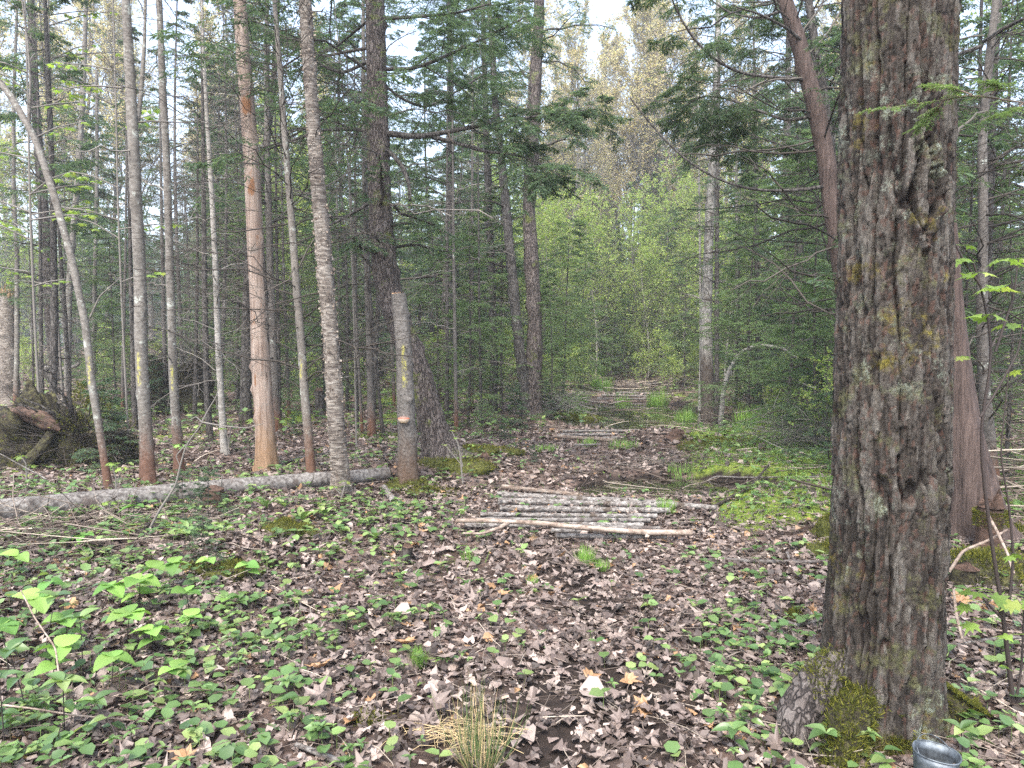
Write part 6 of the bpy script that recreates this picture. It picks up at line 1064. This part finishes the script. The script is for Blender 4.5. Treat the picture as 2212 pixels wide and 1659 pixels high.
places = [(290, 1150, .20, .11, 'standing against the fallen trunk'), (375, 1270, .16, .10, 'topmost of the lower left cluster'), (345, 1300, .20, .12, 'centre of the lower left cluster'), (300, 1330, .20, .13, 'left middle of the lower left cluster'), (410, 1345, .17, .11, 'right of the cluster centre with a nibbled leaf'), (275, 1400, .18, .12, 'with drooping leaves below the cluster centre'), (330, 1420, .14, .10, 'low one in the cluster middle'), (420, 1380, .13, .09, 'low one at the right of the cluster'),
    (25, 1260, .16, .10, 'at the left edge under the twiggy branch'), (190, 1195, .13, .09, 'beside the broken grey branch'), (120, 1310, .14, .10, 'under the thin pale stick'), (20, 1460, .24, .13, 'tallest one at the left edge'), (545, 1260, .12, .09, 'standing alone right of the low moss cushion'), (465, 1245, .12, .08, 'behind the low moss cushion'), (70, 1390, .22, .11, 'left of the pale standing stick'), (150, 1420, .2, .11, 'right of the pale standing stick'), (240, 1500, .17, .10, 'in the lower left herbs'), (370, 1500, .12, .09, 'lowest one toward the trail'), (110, 1500, .2, .11, 'near the bottom left corner'), (215, 1340, .18, .10, 'just below the snapped orange end'), (500, 1330, .1, .07, 'small one between cluster and trail')]
for i, (px, py, h, L, w_) in enumerate(places): hobble(px, py, h, L, 700 + i, 'pleated round leaved seedling ' + w_, 3 + i % 2, pairs=1 + (i % 3 == 0))
for i, (px, py, h, L, w_) in enumerate([(60, 1560, .30, .10, 'tall pointed leaf shrub shoot in the bottom left corner'), (140, 1600, .24, .09, 'pointed leaf shoot on the bottom edge at the left'), (10, 1620, .28, .10, 'pointed leaf shoot cut by the left edge'), (180, 1460, .26, .09, 'pointed leaf shoot beside the pale standing stick'), (95, 1440, .30, .09, 'upright shoot with reddish young tips at the left'), (260, 1610, .16, .08, 'low pointed leaf shoot near the bottom edge'), (620, 1400, .14, .06, 'upright leafy shoot left of the fine rush tuft'), (590, 1440, .13, .06, 'second upright leafy shoot near the fine rush tuft'), (1620, 1590, .10, .07, 'leafy shoot left of the massive trunk foot'), (1590, 1640, .10, .08, 'low leafy shoot at the bottom edge left of the massive trunk'), (1780, 1650, .12, .09, 'broad leaved shoot in front of the massive trunk foot'), (1985, 1590, .12, .07, 'leafy shoot behind the bucket rim'), (2080, 1640, .12, .07, 'leafy shoot right of the bucket')]):
    hobble(px, py, h, L, 750 + i, w_, 5, 'green', LEAF_OVATE, .35, 2)
# ================================================================ SAPLINGS
LEAF_MAPLE = [lobed(np.random.default_rng(s), .35, .015, 3) for s in (3, 4, 5)]
def sapling(name, lab, stems, Y, w0, w1, leafspots, L, mat='spring', stemmat='stem_dark', cat='sapling', base=None):
    b = base if base is not None else at(stems[0][0][0], stems[0][0][1], Y); root = thing(name, lab, cat, b); rng = np.random.default_rng(int(stems[0][0][0]))
    for k, s in enumerate(stems):
        W = np.array([at(q[0], q[1], Y + (q[2] if len(q) > 2 else 0)) for q in s]) - b; u = np.linspace(0, 1, 24); P = np.stack([np.interp(u, np.linspace(0, 1, len(W)), W[:, c]) for c in range(3)], -1)
        for _ in range(2): Q = P.copy(); P[1:-1] = (Q[:-2] + 2 * Q[1:-1] + Q[2:]) / 4
        g = Geo(); tubes(g, P, np.linspace(w0, w1, 24) * (1 if k == 0 else .6) * Y / FPX / 2, 8, (.5, .5, .5)); mobj('stem' if k == 0 else 'branch', g.mesh('stem', M[stemmat]), root)
    for (px, py, n, sc) in leafspots:
        c = at(px, py, Y + rng.normal() * .06) - b; a0 = rng.random() * 6.28
        for k in range(n):
            a = a0 + k * 2 * math.pi / n + rng.normal() * .3; d = np.array([[math.cos(a), math.sin(a), -.55 + rng.normal() * .25]]); g = Geo(); pe = c + np.array([math.cos(a), math.sin(a), .1]) * .03 * sc
            leaves(g, pe[None], d, np.array([[math.cos(a) * .5, math.sin(a) * .5, 1.]]), L * sc * rng.uniform(.75, 1.1), L * sc * rng.uniform(.75, 1.0), LEAF_MAPLE[k % 3], rng); tubes(g, np.array([c, pe, pe + d[0] * .02]), np.full(3, .001), 4, (.6, .5, .5)); mobj('leaf', g.mesh('leaf', M[mat]), root)
    return root
gb0 = G(2190, 1530); sapling('maple_sapling', 'dark stemmed maple sapling with bright lobed leaves at the right edge', [[(2190, 1535), (2180, 1440), (2168, 1340), (2155, 1255), (2140, 1160), (2120, 1000), (2118, 900), (2150, 760), (2120, 620), (2100, 560)], [(2168, 1340), (2120, 1290), (2098, 1250)], [(2180, 1300), (2190, 1200), (2178, 1080), (2160, 980), (2180, 800)], [(2118, 900), (2150, 850), (2200, 760), (2210, 690)], [(2150, 760), (2190, 640), (2200, 560)], [(2120, 620), (2080, 560), (2060, 520)], [(2190, 1535), (2206, 1450), (2212, 1330), (2215, 1200)]], gb0[1], 11, 4,
    [(2120, 1275, 4, 1.15), (2095, 1300, 2, .9), (2190, 1290, 4, 1.2), (2110, 1340, 2, .9), (2195, 1370, 2, 1), (2195, 1200, 2, .8), (2070, 560, 4, .8), (2110, 590, 3, .9), (2080, 530, 2, .8), (2150, 620, 4, 1.0), (2190, 560, 3, .9), (2130, 680, 3, .9), (2180, 700, 3, .8), (2075, 770, 2, .8), (2210, 800, 2, .9), (2170, 560, 2, .8), (2185, 1530, 2, .9), (2160, 1440, 1, .7)], .085)
p = G(318, 1150); sapling('bare_sapling', 'thin bare grey sapling leaning right in front of the slim maples', [[(320, 1150), (345, 1100), (380, 1050), (388, 1010), (402, 960), (430, 925), (436, 912)], [(436, 912), (450, 885), (468, 855), (480, 800)], [(436, 912), (480, 920), (530, 925), (570, 915)], [(436, 912), (424, 900), (408, 908)], [(402, 960), (380, 985), (390, 1010)]], p[1], 6, 2, [(386, 960, 3, .8), (400, 965, 2, .7)], .075, 'pleat', 'twig_grey')
for i, (nm, lab, px, py, hh, sp, L) in enumerate([('maple_seedling', 'maple seedling with pale open leaves in front of the snag', 565, 1010, 110, [(545, 905, 4, 1), (580, 900, 5, 1.1), (560, 925, 3, .9)], .09), ('maple_seedling', 'maple seedling left of the snag foot', 495, 985, 70, [(480, 925, 4, .9), (500, 905, 4, .8)], .07), ('maple_seedling', 'small maple seedling before the curly birch', 735, 1085, 60, [(745, 1040, 4, .8), (720, 1050, 3, .7)], .07), ('maple_seedling', 'maple seedling behind the fallen trunk near the forked maple', 250, 1080, 80, [(240, 1000, 4, .8), (262, 1010, 4, .8)], .08), ('maple_seedling', 'maple seedling below the fallen trunk at the left', 235, 1130, 50, [(210, 1090, 4, .9), (238, 1085, 4, .8)], .08), ('shrub_shoot', 'upright small leaved shoot right of the broken spruce', 1000, 1050, 140, [(975, 930, 3, .5), (985, 945, 3, .5), (960, 960, 3, .4), (1005, 985, 3, .5), (1020, 960, 3, .5), (1015, 1000, 2, .5)], .09), ('maple_seedling', 'maple seedling in the shade right of the pale birch', 470, 900, 60, [(455, 850, 4, 1), (480, 845, 4, 1)], .1), ('shrub_shoot', 'pale green shoot on the mossy root mound', 58, 1050, 80, [(45, 985, 4, .9), (65, 1005, 4, .8), (52, 1025, 3, .8)], .08)]):
    p = G(px, py); sapling(nm, lab, [[(px, py), ((px + sp[0][0]) / 2 + 5, py - hh * .6), (sp[0][0], sp[0][1])]] + [[(px, py - hh * .3), (q[0], q[1])] for q in sp[1:3]], p[1], 4, 2, sp, L, 'spring', 'twig_grey', base=p)
# airy leafy branches high at the left, part of young maples whose stems stand there
for i, (px, py, w_, ybase, spots) in enumerate([(110, 20, 5, 930, 'a'), (250, -40, 5, 1000, 'b'), (60, 900, 6, 960, 'c')]):
    rng = np.random.default_rng(800 + i); p = G(px + 30, ybase); Y = p[1]; top = -120
    st = [(px + 30, ybase), (px + 15, 700), (px + 5, 450), (px, 200), (px - 10, top)]; br = []; sp = []
    for k in range(16):
        t = rng.uniform(top, 620); x0 = np.interp(t, [top, 200, 450, 700], [px - 10, px, px + 5, px + 15]); s = rng.choice([-1, 1]); ln = rng.uniform(60, 150); yy = t - rng.uniform(10, 50); br.append([(x0, t), (x0 + s * ln * .5, t - (t - yy) * .7, rng.normal() * .3), (x0 + s * ln, yy, rng.normal() * .5)])
        for q in range(3): sp.append((x0 + s * ln * (.45 + .27 * q), t + (yy - t) * (.5 + .25 * q) + 4, 4, rng.uniform(.7, 1.2)))
    sapling('young_maple', ('airy young maple with yellow green leaves at the upper left', 'airy young maple with drooping new leaves between the left trunks', 'slender young maple with pale leaves at the left edge')[i], [st] + br, Y, w_, 3, sp, .10, 'spring', 'twig_grey', 'tree', base=p)
p = G(770, 965); sapling('leafy_shoot', 'long thin shoot with hanging green leaves before the top of the leaning hemlock', [[(770, 965), (765, 700), (755, 400), (742, 200), (728, 60), (715, -60)], [(742, 100), (790, 150), (850, 180), (890, 200)], [(740, 190), (700, 120), (650, 100)], [(760, 560), (745, 480), (735, 460)]], p[1] - 1.2, 4, 2, [(650, 98, 3, .8), (672, 100, 3, .9), (695, 108, 3, .8), (712, 125, 2, .8), (795, 150, 3, .9), (820, 155, 3, .8), (845, 160, 3, .9), (868, 165, 2, .7), (880, 175, 3, .8), (735, 105, 3, .8), (738, 460, 3, .7), (745, 485, 2, .7), (835, 385, 3, .8), (755, 330, 2, .8)], .09, 'spring', 'twig_grey', base=at(770, 965, p[1] - 1.2))
# near bough that reaches in from the right, high up
def bough():
    Y = 1.75; b = at(2420, 250, Y); root = thing('hemlock_bough', 'bright green hemlock bough hanging across the massive trunk at the upper right', 'branch', b); rng = np.random.default_rng(99); wood, leaf = Geo(), Geo()
    for pts in ([(2420, 250), (2212, 222), (2100, 205), (2000, 222), (1930, 232), (1872, 238)], [(2100, 205), (2060, 190), (2010, 182)], [(2140, 205), (2160, 185), (2130, 175)], [(2212, 222), (2190, 240), (2150, 250)], [(2040, 215), (2020, 240), (1985, 275)]):
        W = np.array([at(x, y, Y + .05 * math.sin(x * .02)) for x, y in pts]) - b; u = np.linspace(0, 1, 20); P = np.stack([np.interp(u, np.linspace(0, 1, len(W)), W[:, c]) for c in range(3)], -1)[None]; r = np.linspace(.0022, .0008, 20)[None]; tubes(wood, P, r, 5, (.5, .5, .5))
        P2, r2, s = grow(P[:, 4:], r[:, 4:], 13, rng, .0, 1, 48, .045, .3, -.2, .05, 6, 1., .6); tubes(wood, P2, r2, 3, (.5, .5, .5))
        for PP, kk in ((P2, 34), (P[:, 6:], 130)): pos, d = along(PP, kk, rng, 0, 1, 62, 1.); nn = len(pos); t = rng.random((nn, 3)); t[:, 0] = .4 + .6 * t[:, 0]; leaves(leaf, pos, d, nrm(np.array([0, 0, 1.]) + .3 * rng.standard_normal((nn, 3))), .012 * (.7 + .5 * rng.random(nn)), .0022, P_DIA, rng, t)
    mobj('twigs', wood.mesh('twigs', M['twig']), root, 'stuff'); mobj('needle_sprays', leaf.mesh('needle_sprays', M['conifer_pale'], False), root, 'stuff')
bough()
# ================================================================ AIR
def haze(x0, x1, y0, y1, z0, z1, dens):
    v = [(x, y, z) for x in (x0, x1) for y in (y0, y1) for z in (z0, z1)]; g = Geo(); g.add(v, quads=[(0, 1, 3, 2), (4, 6, 7, 5), (0, 4, 5, 1), (2, 3, 7, 6), (0, 2, 6, 4), (1, 5, 7, 3)])
    m = bpy.data.materials.new('haze_air'); m.use_nodes = True; n = m.node_tree; n.nodes.clear(); o = n.nodes.new('ShaderNodeOutputMaterial'); p = n.nodes.new('ShaderNodeVolumePrincipled')
    p.inputs['Color'].default_value = (.93, .96, 1, 1); p.inputs['Density'].default_value = dens; p.inputs['Anisotropy'].default_value = 0.2; n.links.new(p.outputs[0], o.inputs['Volume'])
    mobj('haze', g.mesh('haze', m), kind='stuff', label='thin pale haze hanging between the trees')
haze(-320, 320, -60, 240, -4, 46, .002)
print('TRIS', TRI[0], 'time', time.time() - T0, 'objs', len(bpy.data.objects))
